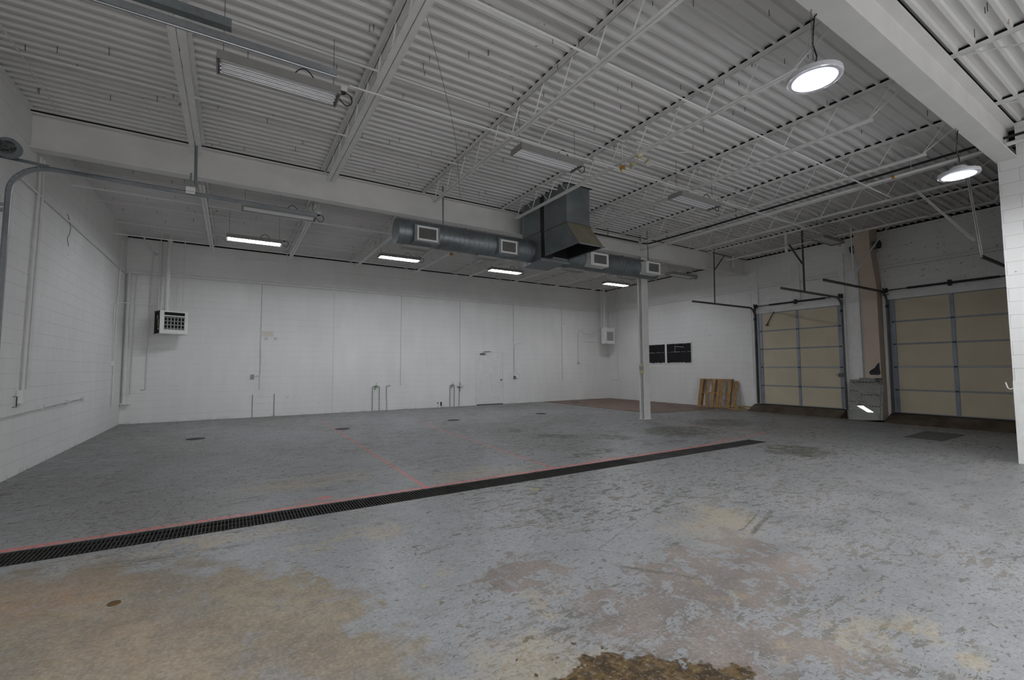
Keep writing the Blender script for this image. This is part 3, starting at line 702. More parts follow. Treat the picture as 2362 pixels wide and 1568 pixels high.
# ------------------------------------------------------------------ spiral duct and plenum
def ductwork():
    Y0, Z0, RD = 8.78, 4.305, .255
    def spiral(x0, x1, label, hang):
        o = root('spiral_duct', ((x0+x1)/2, Y0, Z0-RD), label, 'air duct', 'round spiral air duct runs')
        m = MB(); prof = []; x = x0
        while x < x1-.005:
            prof += [(x, RD), (x+.104, RD), (x+.108, RD+.005), (x+.113, RD+.005)]; x += .117
        prof = [p for p in prof if p[0] < x1]+[(x1, RD)]
        m.lathe((0, Y0, Z0), (1, 0, 0), prof, 40); m.build('pipe', 'galv', o, smooth=True)
        return o
    def collar(o, x, w=.03, r=.266):
        m = MB(); m.lathe((0, Y0, Z0), (1, 0, 0), [(x-w, RD+.001), (x-w, r), (x+w, r), (x+w, RD+.001)], 40); m.build('joint_collar', 'galv', o, smooth=True)
    def register(o, x0, x1, boot, zc=4.235, dp=.075):
        # side register: a boot that stands off the duct, a white frame and a bar grille
        ya = Y0-RD-dp; h = .145
        MB().box(x0-.05, x1+.05, ya+.012, Y0-.06, zc-h-.02, zc+h+.02).build('boot', boot, o)
        m = MB(); t = .035
        m.box(x0, x1, ya-.004, ya+.012, zc+h-t, zc+h); m.box(x0, x1, ya-.004, ya+.012, zc-h, zc-h+t)
        m.box(x0, x0+t, ya-.004, ya+.012, zc-h+t, zc+h-t); m.box(x1-t, x1, ya-.004, ya+.012, zc-h+t, zc+h-t)
        f = m.build('register_frame', 'duct_white', o)
        m = MB()
        nb = 16
        for i in range(nb):
            x = x0+t+(x1-x0-2*t)*(i+.5)/nb; m.box(x-.003, x+.003, ya+.001, ya+.008, zc-h+t, zc+h-t)
        for i in range(9):
            z = zc-h+t+(2*h-2*t)*(i+.5)/9; m.box(x0+t, x1-t, ya+.003, ya+.010, z-.002, z+.002)
        m.build('register_grille', 'grille', f)
        MB().box(x0+t, x1-t, ya+.0105, ya+.0125, zc-h+t, zc+h-t).build('register_opening', 'void', f)
    def boot_below(o, x0, x1):
        m = MB(); ya, yb = Y0-.02, Y0+.30
        m.add([(x, y, z) for x in (x0, x1) for y, z in ((ya, Z0-.20), (ya, Z0-.305), (yb-.12, Z0-.305), (yb, Z0-.10))],
              [(0, 1, 2, 3), (7, 6, 5, 4), (0, 4, 5, 1), (1, 5, 6, 2), (2, 6, 7, 3), (3, 7, 4, 0)])
        m.build('far_side_boot', 'fix', o)
    a = spiral(2.72, 5.93, 'left run of the round galvanised spiral duct, under the long beam', None)
    for x in (3.62, 5.5): collar(a, x, .006, .262)
    collar(a, 5.86, .02, .272)
    register(a, 3.04, 3.48, 'galv'); register(a, 4.96, 5.38, 'galv')
    boot_below(a, 2.86, 3.42); boot_below(a, 4.56, 5.08)
    MB().cyl((2.715, Y0, Z0), (1, 0, 0), .258, .012, 40).build('end_cap', 'galv', a, smooth=True)
    b = spiral(6.60, 10.20, 'right run of the round galvanised spiral duct, ending above the column', None)
    collar(b, 6.9, .02, .272)
    register(b, 7.55, 8.04, 'duct_white', 4.26, .17); register(b, 9.52, 9.99, 'duct_white', 4.27, .17)
    boot_below(b, 7.05, 7.62); boot_below(b, 9.0, 9.55)
    MB().cyl((10.205, Y0, Z0), (1, 0, 0), .258, .012, 40).build('end_cap', 'galv', b, smooth=True)
    for d, x, l in ((a, 3.72, 0), (b, 10.0, 0)):
        m = MB(); m.bar((x, Y0-.02, Z0+RD-.004), (x, Y0, 5.43), .035, .003, (0, 1, 0)); m.build('hanger_strap', 'galv', d)
    # plenum joined to both ducts
    X0, X1 = 5.93, 6.60
    p = root('duct_plenum', (6.26, 8.67, 3.99), 'tall galvanised sheet metal plenum that joins the two spiral duct runs', 'air duct')
    MB().box(X0, X1, 8.33, 9.02, 4.675, 5.50).build('upper_casing', 'galv', p)
    m = MB(); m.add([(X0, 8.30, 4.66), (X1, 8.30, 4.66), (X1, 9.05, 4.66), (X0, 9.05, 4.66), (X0, 8.31, 4.03), (X1+.12, 8.31, 4.03), (X1+.05, 9.05, 3.97), (X0, 9.05, 3.97)],
                    [(0, 1, 2, 3), (7, 6, 5, 4), (0, 4, 5, 1), (1, 5, 6, 2), (2, 6, 7, 3), (3, 7, 4, 0)]); m.build('lower_casing', 'galv', p)
    m = MB(); m.box(X0-.012, X1+.012, 8.31, 9.05, 4.655, 4.678); m.build('joint_flange', 'galv_dk', p)
    m = MB(); m.box(X0-.01, X1+.14, 8.29, 8.32, 4.0, 4.04); m.build('bottom_rail', 'galv_lt', p)
    m = MB(); m.box(X0+.03, X0+.09, 9.06, 9.12, 4.6, 5.43); m.build('support_angle', 'galv_lt', p)
    # intake hood in front of it
    q = root('intake_hood', (6.27, 7.75, 4.07), 'galvanised intake hood with dusty sloping front and open bottom', 'intake hood')
    MB().box(X0, X1-.03, 7.36, 8.17, 4.64, 5.49).build('hood_casing', 'galv', q)
    m = MB(); A = [(X0, 7.36, 4.615), (X1-.03, 7.36, 4.615), (X1-.03, 8.17, 4.615), (X0, 8.17, 4.615)]
    B = [(X0+.03, 7.00, 4.09), (X1+.04, 7.00, 4.09), (X1+.06, 8.25, 4.06), (X0+.02, 8.25, 4.06)]
    m.add(A+B, [(1, 2, 6, 5), (2, 3, 7, 6), (3, 0, 4, 7)]); m.build('flared_skirt', 'galv', q)
    m = MB(); m.add(A[:2]+B[:2]+[(v[0], v[1]+.012, v[2]) for v in A[:2]+B[:2]], [(0, 1, 3, 2), (4, 5, 7, 6), (0, 2, 6, 4), (1, 5, 7, 3)]); m.build('sloping_front', 'dusty', q)
    m = MB(); m.box(X0+.02, X1+.05, 6.985, 7.0, 4.075, 4.105); m.build('front_lip', 'galv_lt', q)
    m = MB(); m.box(X0+.05, X1-.02, 7.42, 8.15, 4.60, 4.61)
    m.add([(A[i][0]*.98+.125, A[i][1]*.98+.155, 4.6) for i in range(4)]+[(B[i][0]*.98+.125, B[i][1]*.98+.155, 4.10) for i in range(4)],
          [(0, 1, 5, 4), (1, 2, 6, 5), (2, 3, 7, 6), (3, 0, 4, 7)])
    m.build('dark_lining', 'void', q)
    MB().box(X0-.008, X1-.022, 7.352, 8.178, 4.612, 4.642).build('joint_flange', 'galv_dk', q)
    MB().box(X0+.003, X0+.25, 8.178, 8.29, 4.06, 5.47).build('foam_gasket', 'black', q)
    m = MB()
    for i in range(6): m.box(X0-.03, X1+.03, 7.36+.157*i+.05*0, 7.36+.157*i+.07, 5.47, 5.512)
    m.box(X0-.02, X1+.04, 7.33, 7.36, 5.46, 5.50); m.build('roof_sealant', 'black', q)
ductwork()

# ------------------------------------------------------------------ lamps
def fixture(name, label, lit, loc, group, length=1.22):
    L, W, H = length/2, .165, .095
    o = root(name, loc, label, 'ceiling lamp', group)
    m = MB()   # open-bottomed housing with tapered ends
    A = [(-L, -W, 0), (L, -W, 0), (L, W, 0), (-L, W, 0)]; B = [(-L+.012, -W+.012, H), (L-.012, -W+.012, H), (L-.012, W-.012, H), (-L+.012, W-.012, H)]
    A2 = [(x*(L-.012)/L, y*(W-.012)/W, 0) for x, y, z in A]; B2 = [(x, y, H-.008) for x, y, z in [(-L+.024, -W+.024, 0), (L-.024, -W+.024, 0), (L-.024, W-.024, 0), (-L+.024, W-.024, 0)]]
    vs = A+B+A2+B2
    fs = [(i, (i+1) % 4, (i+1) % 4+4, i+4) for i in range(4)]+[(4, 5, 6, 7)]+[(8+i, (i+1) % 4+8, (i+1) % 4+12, i+12) for i in range(4)]+[(12, 13, 14, 15)]
    fs += [(i, (i+1) % 4, (i+1) % 4+8, i+8) for i in range(4)]
    vs = [(x+loc[0], y+loc[1], z+loc[2]) for x, y, z in vs]
    m.add(vs, fs); m.build('housing', 'fix', o)
    X, Y, Z = loc
    m = MB(); n = 4; w = (W-.02)*2/n; pts = []
    for i in range(n):
        y0 = Y-W+.02+w*i; pts += [(y0, Z+.022), (y0+w*.18, Z+.055), (y0+w*.82, Z+.055)]
    pts.append((Y+W-.02, Z+.022))
    m.add([(X-L+.03, a, b) for a, b in pts]+[(X+L-.03, a, b) for a, b in pts], [(i, i+1, len(pts)+i+1, len(pts)+i) for i in range(len(pts)-1)])
    m.build('reflector', 'refl_on' if lit else 'reflector', o)
    for i in range(n):
        yc = Y-W+.02+w*(i+.5)
        m = MB(); m.cyl((X, yc, Z+.03), (1, 0, 0), .0125 if not lit else .016, 2*L-.09, 8); m.build('tube', 'tube_on' if lit else 'tube_off', o, smooth=True)
    for sx in (-1, 1): MB().box(X+sx*(L-.022)-.008, X+sx*(L-.022)+.008, Y-W+.015, Y+W-.015, Z+.008, Z+.045).build('lamp_holder', 'galv_dk', o)
    for sx in (-1, 1):
        m = MB(); x = X+sx*(L-.06)
        m.tube([(x-.0, Y-.09, Z+H-.005), (x, Y, Z+H+.14), (x, Y+.09, Z+H-.005)], .003, 5); m.tube([(x, Y, Z+H+.14), (x, Y, ZD+.005)], .0035, 5)
        m.build('hanging_wire', 'galv_dk', o)
    m = MB(); x = X+L
    pts = [(x-.02, Y, Z+H*.7), (x+.02, Y, Z+.02), (x+.09, Y, Z-.03), (x+.15, Y, Z+.02), (x+.14, Y, Z+.10), (x+.07, Y, Z+.13)]
    sm = []
    for i in range(len(pts)-1):
        for k in range(4):
            f = k/4; p0 = Vector(pts[max(i-1, 0)]); p1 = Vector(pts[i]); p2 = Vector(pts[i+1]); p3 = Vector(pts[min(i+2, len(pts)-1)])
            sm.append(.5*((2*p1)+(p2-p0)*f+(2*p0-5*p1+4*p2-p3)*f*f+(3*p1-p0-3*p2+p3)*f**3))
    sm.append(Vector(pts[-1])); m.tube(sm, .0065, 6); m.cyl((x+.05, Y, Z+.12), (1, 0, .4), .022, .05, 10)
    m.build('power_cord', 'black', o)
    m = MB(); m.tube([(X+.10+.24*k/8, Y-.10-.02*k/8, Z+H-.012+.115*math.sin(math.pi*k/8)) for k in range(9)], .0065, 6); m.build('cord_loop', 'black', o)
    m = MB(); m.box(x+.02, x+.09, Y-.03, Y+.03, Z+.13, Z+.19); m.build('socket_box', 'conduit', o)
    return o
G1, G2 = 'unlit fluorescent fixtures under the roof', 'lit fluorescent fixtures in the far bay'
f1 = fixture('fluorescent_fixture', 'large unlit grey fluorescent fixture at upper left, nearest the camera', False, (.38, 5.5, 4.73), G1)
copy_tree(f1, (4.21, 5.68, 4.845), 'unlit grey fluorescent fixture left of and above the intake hood')
copy_tree(f1, (7.70, 5.53, 4.775), 'unlit grey fluorescent fixture right of the yellowed twin spotlight')
copy_tree(f1, (13.72, 5.78, 4.94), 'unlit grey fluorescent fixture just left of the peach duct')
fa = fixture('fluorescent_fixture', 'unlit fluorescent fixture seen under the long beam behind the curved garage door track', False, (.76, 10.35, 4.75), G1, 1.38)
copy_tree(fa, (13.48, 10.32, 4.75), 'unlit fluorescent fixture with hanging cord loops, right of the column top')
f2 = fixture('fluorescent_fixture', 'lit fluorescent fixture in the far bay, nearest the left wall heater', True, (.40, 12.95, 4.75), G2)
copy_tree(f2, (4.18, 13.15, 4.82), 'lit fluorescent fixture in the far bay, below the left end of the spiral duct')
copy_tree(f2, (7.85, 13.1, 4.82), 'lit fluorescent fixture in the far bay, below the middle of the spiral duct')
copy_tree(f2, (12.9, 12.95, 4.82), 'lit fluorescent fixture in the far bay, left of the column and above the right heater')

def high_bay(label, loc, group):
    X, Y, Z = loc; o = root('high_bay_lamp', loc, label, 'ceiling lamp', group)
    r = .225
    m = MB(); m.lathe((X, Y, Z), (0, 0, 1), [(0, r*.80), (-.012, r*.84), (-.014, r*.98), (.0, r), (.03, r*.98), (.045, r*.8), (.055, r*.45), (.10, r*.40), (.115, r*.3)], 48); m.build('housing', 'ufo_body', o, smooth=True)
    m = MB(); m.lathe((X, Y, Z-.012), (0, 0, -1), [(0, r*.82), (.006, r*.80), (.007, r*.64)], 48); m.build('clear_rim', 'ufo_rim', o, smooth=True)
    m = MB(); m.cyl((X, Y, Z-.022), (0, 0, 1), r*.635, .006, 48); m.build('lens', 'ufo_lens', o)
    m = MB(); m.tube([(X, Y, Z+.115), (X, Y, Z+.14)]+arc((0, .165), .022, -90, 180, 8, lambda a, b: (X+a, Y, Z+b)), .004, 6); m.build('hook', 'galv_lt', o)
    m = MB(); z = Z+.19; k = 0
    while z < 4.90-.0:
        ax = (1, 0) if k % 2 else (0, 1)
        m.tube([(X+ax[0]*.007*math.cos(a), Y+ax[1]*.007*math.cos(a), z+.016*math.sin(a)) for a in [i*math.pi/4 for i in range(9)]], .0022, 5, False); z += .026; k += 1
    m.build('chain', 'galv_dk', o)
    m = MB(); m.tube([(X+.02, Y, Z+.11), (X+.07, Y, Z+.24), (X+.05, Y+.02, Z+.36), (X+.03, Y, Z+.5), (X+.06, Y, 4.84), (X+.12, Y, 4.90)], .007, 6); m.build('power_cord', 'black', o)
    return o
u1 = high_bay('lit round white high bay lamp at upper right, the nearer and larger one', (4.52, 1.95, 4.215), 'lit round high bay lamps')
u2 = copy_tree(u1, (8.57, 1.95, 4.215), 'lit round white high bay lamp beside the partition wall, the farther one')
for k, (x, y) in enumerate(((.4, -1.6), (4.0, -1.6), (7.2, -1.9), (-.8, 1.95))):  # extra lamps added out of view to brighten floor and ceiling
    copy_tree(u1, (x, y, 4.215), 'added unseen high bay lamp behind the photographer, %s from the left' % ORD[k] if k < 3 else 'added unseen high bay lamp overhead left of the photographer')

# small lamps and gadgets on the joists
def gadgets():
    o = root('beacon_lamp', (5.6, 5.42, 4.90), 'amber topped beacon hanging from a white conduit, left of the twin spotlight', 'beacon')
    m = MB(); m.lathe((5.6, 5.42, 4.93), (0, 0, 1), [(0, .03), (.005, .045), (.06, .05), (.07, .035)], 20); m.build('amber_cap', 'orange', o, smooth=True)
    m = MB(); m.lathe((5.6, 5.42, 4.93), (0, 0, -1), [(0, .035), (.035, .022), (.045, .008)], 16); m.build('lower_bulb', 'yellowed', o, smooth=True)
    m = MB(); m.cyl((5.6, 5.42, 5.02), (0, 0, 1), .028, .04, 12); m.tube([(5.6, 5.42, 5.03), (5.6, 5.42, 5.34), (5.6, 5.36, 5.41), (5.6, 5.2, 5.42)], .012, 8); m.build('conduit_drop', 'conduit', o, smooth=True)
    o = root('twin_spotlight', (5.62, 5.05, 4.92), 'yellowed twin-head emergency spotlight on the roof joist, above the intake hood', 'emergency light')
    m = MB(); m.lathe((5.60, 5.04, 5.02), (0, 0, -1), [(-.04, .055), (0, .06), (.02, .05), (.03, .03)], 18); m.build('base', 'yellowed', o, smooth=True)
    for s, c in ((-1, (5.60, 5.20, 4.93)), (1, (5.74, 4.98, 4.93))):
        m = MB(); m.tube([(5.60, 5.04, 4.99), ((5.60+c[0])/2, (5.04+c[1])/2, 4.955), c], .010, 6)
        m.lathe(c, (-.25*s, -.35, -.75), [(-.045, .025), (-.03, .045), (.035, .062), (.05, .062)], 4); m.build('lamp_head', 'yellowed', o, smooth=True)
        d = Vector((-.25*s, -.35, -.75)).normalized(); m = MB(); m.cyl(Vector(c)+d*.051, d, .05, .004, 16); m.build('lens', 'glass', o)
    o = root('beacon_lamp', (5.49, 12.25, 4.85), 'small amber beacon on a far bay joist, seen under the spiral duct', 'beacon')
    m = MB(); m.lathe((5.49, 12.3, 4.92), (0, 0, 1), [(0, .03), (.01, .05), (.06, .05), (.08, .03)], 16); m.build('amber_cap', 'orange', o, smooth=True)
    MB().box(5.48, 5.50, 12.29, 12.31, 4.99, 5.05).build('bracket', 'conduit', o)
gadgets()

# ------------------------------------------------------------------ pipes and conduits
def run(name, pts, r, mat, label, cat, group=None, n=8):
    m = MB(); m.tube(pts, r, n); return tag(m.build(name, mat, smooth=True), label, cat, group)
def pipes():
    run('conduit', [(1.1, 5.45, 4.93), (2.2, 5.45, 4.93), (4.95, 5.47, 4.95)], .012, 'conduit', 'white conduit strung below the joists, from the nearest fixture to the second', 'conduit', 'ceiling conduits')
    run('conduit', [(4.98, 5.45, 4.95), (7.0, 5.45, 4.95), (8.3, 5.45, 4.95)], .012, 'conduit', 'white conduit strung below the joists, passing the amber beacon', 'conduit', 'ceiling conduits')
    run('conduit', [(8.45, 5.45, 4.95), (11.5, 5.5, 4.97), (13.2, 5.6, 5.0)], .012, 'conduit', 'white conduit below the joists, between the third and fourth unlit fixture', 'conduit', 'ceiling conduits')
    run('conduit', [(4.05, 5.7, 5.1), (4.12, 5.55, 5.32), (4.2, 5.38, 5.39), (5.2, 5.36, 5.40), (5.60, 5.36, 5.40)], .012, 'conduit', 'white conduit close under the deck, bending down to the amber beacon', 'conduit', 'ceiling conduits')
    run('conduit', [(5.7, 5.2, 5.36), (6.6, 5.12, 5.36), (6.9, 5.0, 5.40), (8.0, 5.0, 5.40)], .012, 'conduit', 'white conduit close under the deck, behind the twin spotlight', 'conduit', 'ceiling conduits')
    run('conduit', [(1.1, 13.0, 4.95), (3.4, 13.1, 4.95)], .012, 'conduit', 'white conduit between the first two lit fixtures of the far bay', 'conduit', 'ceiling conduits')
    run('conduit', [(4.9, 13.1, 4.95), (7.1, 13.1, 4.95)], .012, 'conduit', 'white conduit between the second and third lit fixture of the far bay', 'conduit', 'ceiling conduits')
    run('conduit', [(8.6, 13.1, 4.95), (12.2, 13.0, 4.95)], .012, 'conduit', 'white conduit leading to the lit fixture by the column', 'conduit', 'ceiling conduits')
    run('conduit', [(-2.34, 2.2, 5.40), (-2.30, 7.9, 5.40), (-2.35, 9.3, 5.44)], .008, 'conduit', 'thin rod under the deck parallel to the left wall, above the cable drum', 'conduit', 'ceiling conduits')
    run('conduit', [(XL+.05, 8.15, 5.42), (-.7, 8.08, 5.42)], .008, 'conduit', 'thin rod across the deck between the left wall and the first joist', 'conduit', 'ceiling conduits')
    # gas and water pipes
    pts = [(6.75, 9.22, 5.24), (10.35, 9.22, 5.24), (10.47, 9.20, 5.24), (10.5, 9.08, 5.235), (10.5, 7.1, 5.21)]
    o = root('gas_pipe', (10.5, 4, 5.2), 'black gas pipe along the long beam, then under the joists towards the partition wall', 'pipe')
    m = MB(); m.tube(pts+[(10.5, -4.9, 5.21)], .021, 10); m.build('pipe', 'blackpipe', o, smooth=True)
    for y in (7.2, 3.9): m = MB(); m.cyl((10.5, y, 5.21), (0, 1, 0), .028, .09, 10); m.build('coupling', 'blackpipe', o, smooth=True)
    for p in ((8.9, 9.22), (10.2, 9.22), (10.5, 8.5), (10.5, 6.4)):
        m = MB(); m.bar((p[0], p[1], 5.215), (p[0], p[1]+.0, ZD), .035, .003, (0, 1, 0)); m.build('hanger_strap', 'galv', o)
    m = MB(); m.box(10.46, 10.54, 2.02, 2.15, 5.235, 5.24); m.box(10.46, 10.54, 2.14, 2.145, 5.1, 5.44); m.build('beam_clip', 'galv_lt', o)
    o = root('water_pipe', (10.45, 4, 5.08), 'white painted pipe running below the black gas pipe', 'pipe')
    m = MB(); m.tube([(10.45, 9.34, 5.08), (10.45, -4.9, 5.08)], .026, 10); m.build('pipe', 'conduit', o, smooth=True)
    for y in (1.75, 5.0): m = MB(); m.cyl((10.45, y, 5.08), (0, 1, 0), .034, .11, 10); m.build('coupling', 'conduit', o, smooth=True)
    MB().cyl((10.45, 3.26, 5.08), (0, 1, 0), .0275, .05, 10).build('red_band', 'orange', o)
    for y in (7.5, 3.0):
        m = MB(); m.bar((10.45, y, 5.08), (10.45, y, ZD), .012, .003, (0, 1, 0)); m.build('hanger_rod', 'conduit', o)
    # thin wires
    run('hanging_wire', [(1.55, 4.08, 5.03), (2.4, 5.4, 4.93), (2.75, 6.0, 4.90), (3.75, 8.0, 4.98), (4.4, 9.3, 5.43)], .003, 'galv_dk', 'thin grey wire sagging from the second joist to the long beam', 'wire')
    run('hanging_wire', [(XL+.025, 11.25, 4.42), (XL+.03, 11.33, 4.38), (XL+.02, 11.42, 4.30), (XL+.025, 11.5, 4.22), (XL+.03, 11.42, 4.08), (XL+.02, 11.35, 4.0), (XL+.025, 11.42, 3.86)], .005, 'galv_dk', 'kinked loose wire hanging on the left wall below the thin ledge', 'wire')
    # left wall
    x = XL
    for y0, y1, l, zb in ((9.80, 9.63, 'left', 1.24), (9.93, 9.80, 'right', 1.24)):
        run('conduit', [(x+.03, y0, 4.90), (x+.03, y0+.03, 4.3) if l == 'right' else (x+.03, y0, 4.3), (x+.03, (y0+y1)/2, 3.0), (x+.03, y1, zb)], .022, 'conduit', 'thick white conduit on the left wall above the switch box, %s of the pair' % l, 'conduit', 'conduits on the left wall')
    o = tag(MB().box(x, x+.07, 9.50, 9.72, 1.06, 1.26).build('switch_box', 'board', bev=.008), 'white switch box low on the left wall under the twin conduits', 'electrical box')
    run('handle', [(x+.01, 9.38, 1.17), (x+.05, 9.37, 1.17), (x+.05, 9.36, 1.02), (x+.01, 9.36, 1.02)], .006, 'hinge', 'small dark pull handle beside the white switch box', 'handle')
    run('conduit', [(x+.02, 8.85, 4.0), (x+.02, 8.82, 3.29), (x+.02, 8.6, .97)], .018, 'conduit', 'white conduit on the left wall next to the vertical garage door track', 'conduit', 'conduits on the left wall')
    o = root('wall_pipe', (x+.02, 11, .91), 'thin white pipe low along the left wall below the switch box', 'pipe')
    m = MB(); m.tube([(x+.03, 6.0, .87), (x+.03, 9.0, .91), (x+.03, 12.95, .965)], .013, 8); m.build('pipe', 'conduit', o, smooth=True)
    for y in (10.5, 11.9, 12.9): MB().box(x, x+.045, y-.025, y+.025, .90, .98).build('pipe_clip', 'conduit', o)
    run('conduit', [(x+.1, YB-.1, 5.38), (x+.06, 16.6, 5.30), (x+.02, 16.05, 5.12), (x+.02, 15.98, 4.9), (x+.02, 15.96, 4.3), (x+.02, 15.8, 3.0), (x+.02, 15.75, 2.6), (x+.02, 15.72, .56)], .014, 'conduit', 'white conduit running full height near the left wall corner', 'conduit', 'conduits on the left wall')
    o = root('wall_conduit', (x+.02, 15.58, 1.7), 'white conduit that turns from the left wall across to the left heater', 'conduit')
    m = MB(); m.tube([(x+.02, 15.60, 1.75), (x+.02, 15.52, 3.1), (x+.03, 15.56, 3.28), (x+.12, 15.68, 3.35), (-2.1, 16.25, 3.38), (-1.88, 16.35, 3.38), (-1.80, 16.4, 3.25)], .011, 8); m.build('conduit', 'conduit', o, smooth=True)
    MB().box(x, x+.06, 15.53, 15.64, 1.66, 1.78).build('junction_box', 'board', o, bev=.005)
    # back wall
    yb = YB
    run('drain_pipe', [(-2.60, yb-.06, 4.34), (-2.60, yb-.06, .60)], .052, 'conduit', 'fat white painted pipe in the back left corner', 'pipe', None, 14)
    tag(MB().box(-2.68, -2.45, yb-.17, yb, .57, .60).build('pipe_bracket', 'board'), 'small ledge bracket under the fat corner pipe', 'bracket')
    run('conduit', [(-2.44, yb-.02, 4.34), (-2.47, yb-.02, .84)], .013, 'conduit', 'thin white conduit beside the fat corner pipe', 'conduit', 'conduits on the back wall')
    o = root('sprinkler_pipe', (-2.09, yb-.02, .97), 'white pipe down the back wall left of the left heater, with angled top', 'pipe')
    m = MB(); m.tube([(-2.30, 16.1, 5.40), (-2.07, yb-.03, 5.05), (-2.09, yb-.02, 4.6), (-2.11, yb-.02, 3.6), (-2.12, yb-.02, .985), (-2.24, yb-.02, .965)], .018, 8); m.build('pipe', 'conduit', o, smooth=True)
    m = MB(); m.tube([(-2.07, yb-.03, 5.05), (-1.99, 16.75, 4.93), (-1.94, 16.65, 4.98)], .018, 8); m.build('elbow', 'conduit', o, smooth=True)
    run('conduit', [(-1.86, yb-.02, 5.38), (-1.90, yb-.02, 3.3)], .013, 'conduit', 'thin white conduit on the back wall directly behind the left heater', 'conduit', 'conduits on the back wall')
    for (xc, zt, zb, l) in ((.775, 4.34, .92, 'through the faded rectangular mark'), (5.463, 4.34, .94, 'above the space right of the green handle'), (7.937, 4.34, .60, 'left of the painted door'),
                            (13.22, 4.34, .97, 'nearest the right heater'), (10.53, 4.34, 1.2, 'just right of the painted door')):
        m = MB(); m.tube([(xc, yb-.014, zt), (xc, yb-.014, zb)], .012, 8)
        m.cyl((xc, yb-.02, zb), (0, 1, 0), .02, .03, 8)
        tag(m.build('conduit', 'wallpipe', smooth=True), 'thin white conduit down the back wall, ' + l, 'conduit', 'conduits on the back wall')
    run('conduit', [(9.3, yb-.014, 5.40), (9.9, yb-.014, 4.95), (10.5, yb-.014, 4.5), (10.53, yb-.014, 4.34)], .007, 'conduit', 'thin wire slanting down the upper back wall towards the painted door', 'conduit', 'conduits on the back wall')
    # stand pipes
    def hose(name, x0, x1, z, label, handle):
        o = root(name, ((x0+x1)/2, yb-.03, 0), label, 'stand pipe', 'stand pipes along the back wall')
        m = MB(); m.tube([(x0, yb-.03, 0), (x0, yb-.03, z-.04), (x0+.03, yb-.03, z), (x1-.03, yb-.03, z), (x1, yb-.03, z-.04), (x1, yb-.03, 0)], .014, 8); m.build('pipe', 'galv_dk' if 0 else 'rail', o, smooth=True)
        m = MB(); xm = (x0+x1)/2
        m.cyl((xm, yb-.05, z), (1, 0, 0), .028, .07, 10); m.build('valve', 'galv', o, smooth=True)
        m = MB(); m.bar((xm-.02, yb-.07, z+.01), (xm-.06, yb-.09, z-.12), .05, .02); m.bar((xm, yb-.05, z), (xm+.02, yb-.06, z+.12), .012, .012); m.build('valve_handle', handle, o)
    hose('stand_pipe', 4.41, 4.66, .90, 'looped stand pipe with green handle low on the back wall', 'green')
    hose('stand_pipe', 7.49, 7.68, .87, 'looped stand pipe low on the back wall, left of the painted door', 'rail')
    run('stand_pipe', [(4.95, yb-.02, 0), (4.92, yb-.02, .88), (4.95, yb-.02, .91), (5.08, yb-.03, .92)], .011, 'rail', 'single thin bent pipe right of the green handled stand pipe', 'stand pipe', 'stand pipes along the back wall')
    o = root('stand_pipe', (7.93, yb-.03, 0), 'single stand pipe with cross fitting beside the painted door', 'stand pipe', 'stand pipes along the back wall')
    m = MB(); m.tube([(7.90, yb-.025, 0), (7.90, yb-.025, .78)], .013, 8); m.build('pipe', 'rail', o, smooth=True)
    m = MB(); m.bar((7.80, yb-.04, .80), (8.0, yb-.04, .76), .03, .03); m.bar((7.93, yb-.04, .98), (7.92, yb-.04, .62), .02, .02); m.bar((8.0, yb-.04, .86), (8.08, yb-.04, .76), .012, .012); m.build('cross_fitting', 'galv', o)
    for xc, zt, l in ((.593, .73, 'left'), (1.215, .735, 'right')):
        run('pipe_stub', [(xc, yb-.015, 0), (xc, yb-.015, zt)], .012, 'rail', 'short bare pipe stub rising from the floor at the back wall, %s of two' % l, 'pipe', 'short pipe stubs at the back wall')
    o = root('floor_outlet', (7.05, yb-.01, 0), 'small broken-open outlet box with dark hole at the foot of the back wall', 'outlet')
    MB().box(7.0, 7.08, yb-.03, yb, 0, .20).build('box', 'board', o); MB().box(7.09, 7.15, yb-.012, yb, .06, .21).build('hole', 'void', o); MB().box(6.965, 6.995, yb-.012, yb, .15, .20).build('dark_slot', 'void', o)
    tag(MB().box(.52, .62, yb-.05, yb, 1.24, 1.38).build('junction_box', 'rail', bev=.006), 'small grey junction box on the back wall beside the first conduit', 'electrical box')
    run('conduit', [(.62, yb-.014, 1.33), (.77, yb-.014, 1.345), (.80, yb-.014, 1.4), (.80, yb-.014, 2.2)], .009, 'conduit', 'short bent conduit from the grey junction box up the back wall', 'conduit', 'conduits on the back wall')
    o = root('switch_box', (10.57, yb-.03, 1.09), 'grey metal switch box with looping cable, right of the painted door', 'electrical box')
    MB().box(10.515, 10.625, yb-.06, yb, 1.07, 1.20).build('box', 'galv', o, bev=.004)
    m = MB(); m.tube([(10.62, yb-.02, 1.09), (10.78, yb-.02, 1.10), (10.86, yb-.02, 1.18), (10.84, yb-.02, 1.27), (10.70, yb-.02, 1.31), (10.60, yb-.02, 1.42), (10.56, yb-.02, 1.6), (10.56, yb-.02, 2.45), (10.62, yb-.02, 2.58), (10.75, yb-.02, 2.63), (10.92, yb-.02, 2.66)], .010, 8); m.build('cable', 'conduit', o, smooth=True)
    o = root('thermostat', (14.05, yb-.02, 1.96), 'small yellowed thermostat on the back wall left of the right heater, with sagging wire', 'thermostat')
    zt = 1.76
    MB().box(14.16, 14.27, yb-.03, yb, zt-.05, zt+.06).build('body', 'yellowed', o, bev=.006)
    m = MB(); m.tube([(14.21, yb-.012, zt+.06), (14.20, yb-.012, 3.15), (14.26, yb-.012, 3.34), (14.38, yb-.012, 3.36), (14.55, 16.8, 3.18), (14.8, 16.7, 3.14), (15.0, 16.5, 3.25), (15.09, 16.3, 3.33)], .006, 6); m.build('wire', 'galv_dk' if 0 else 'rail', o)
pipes()

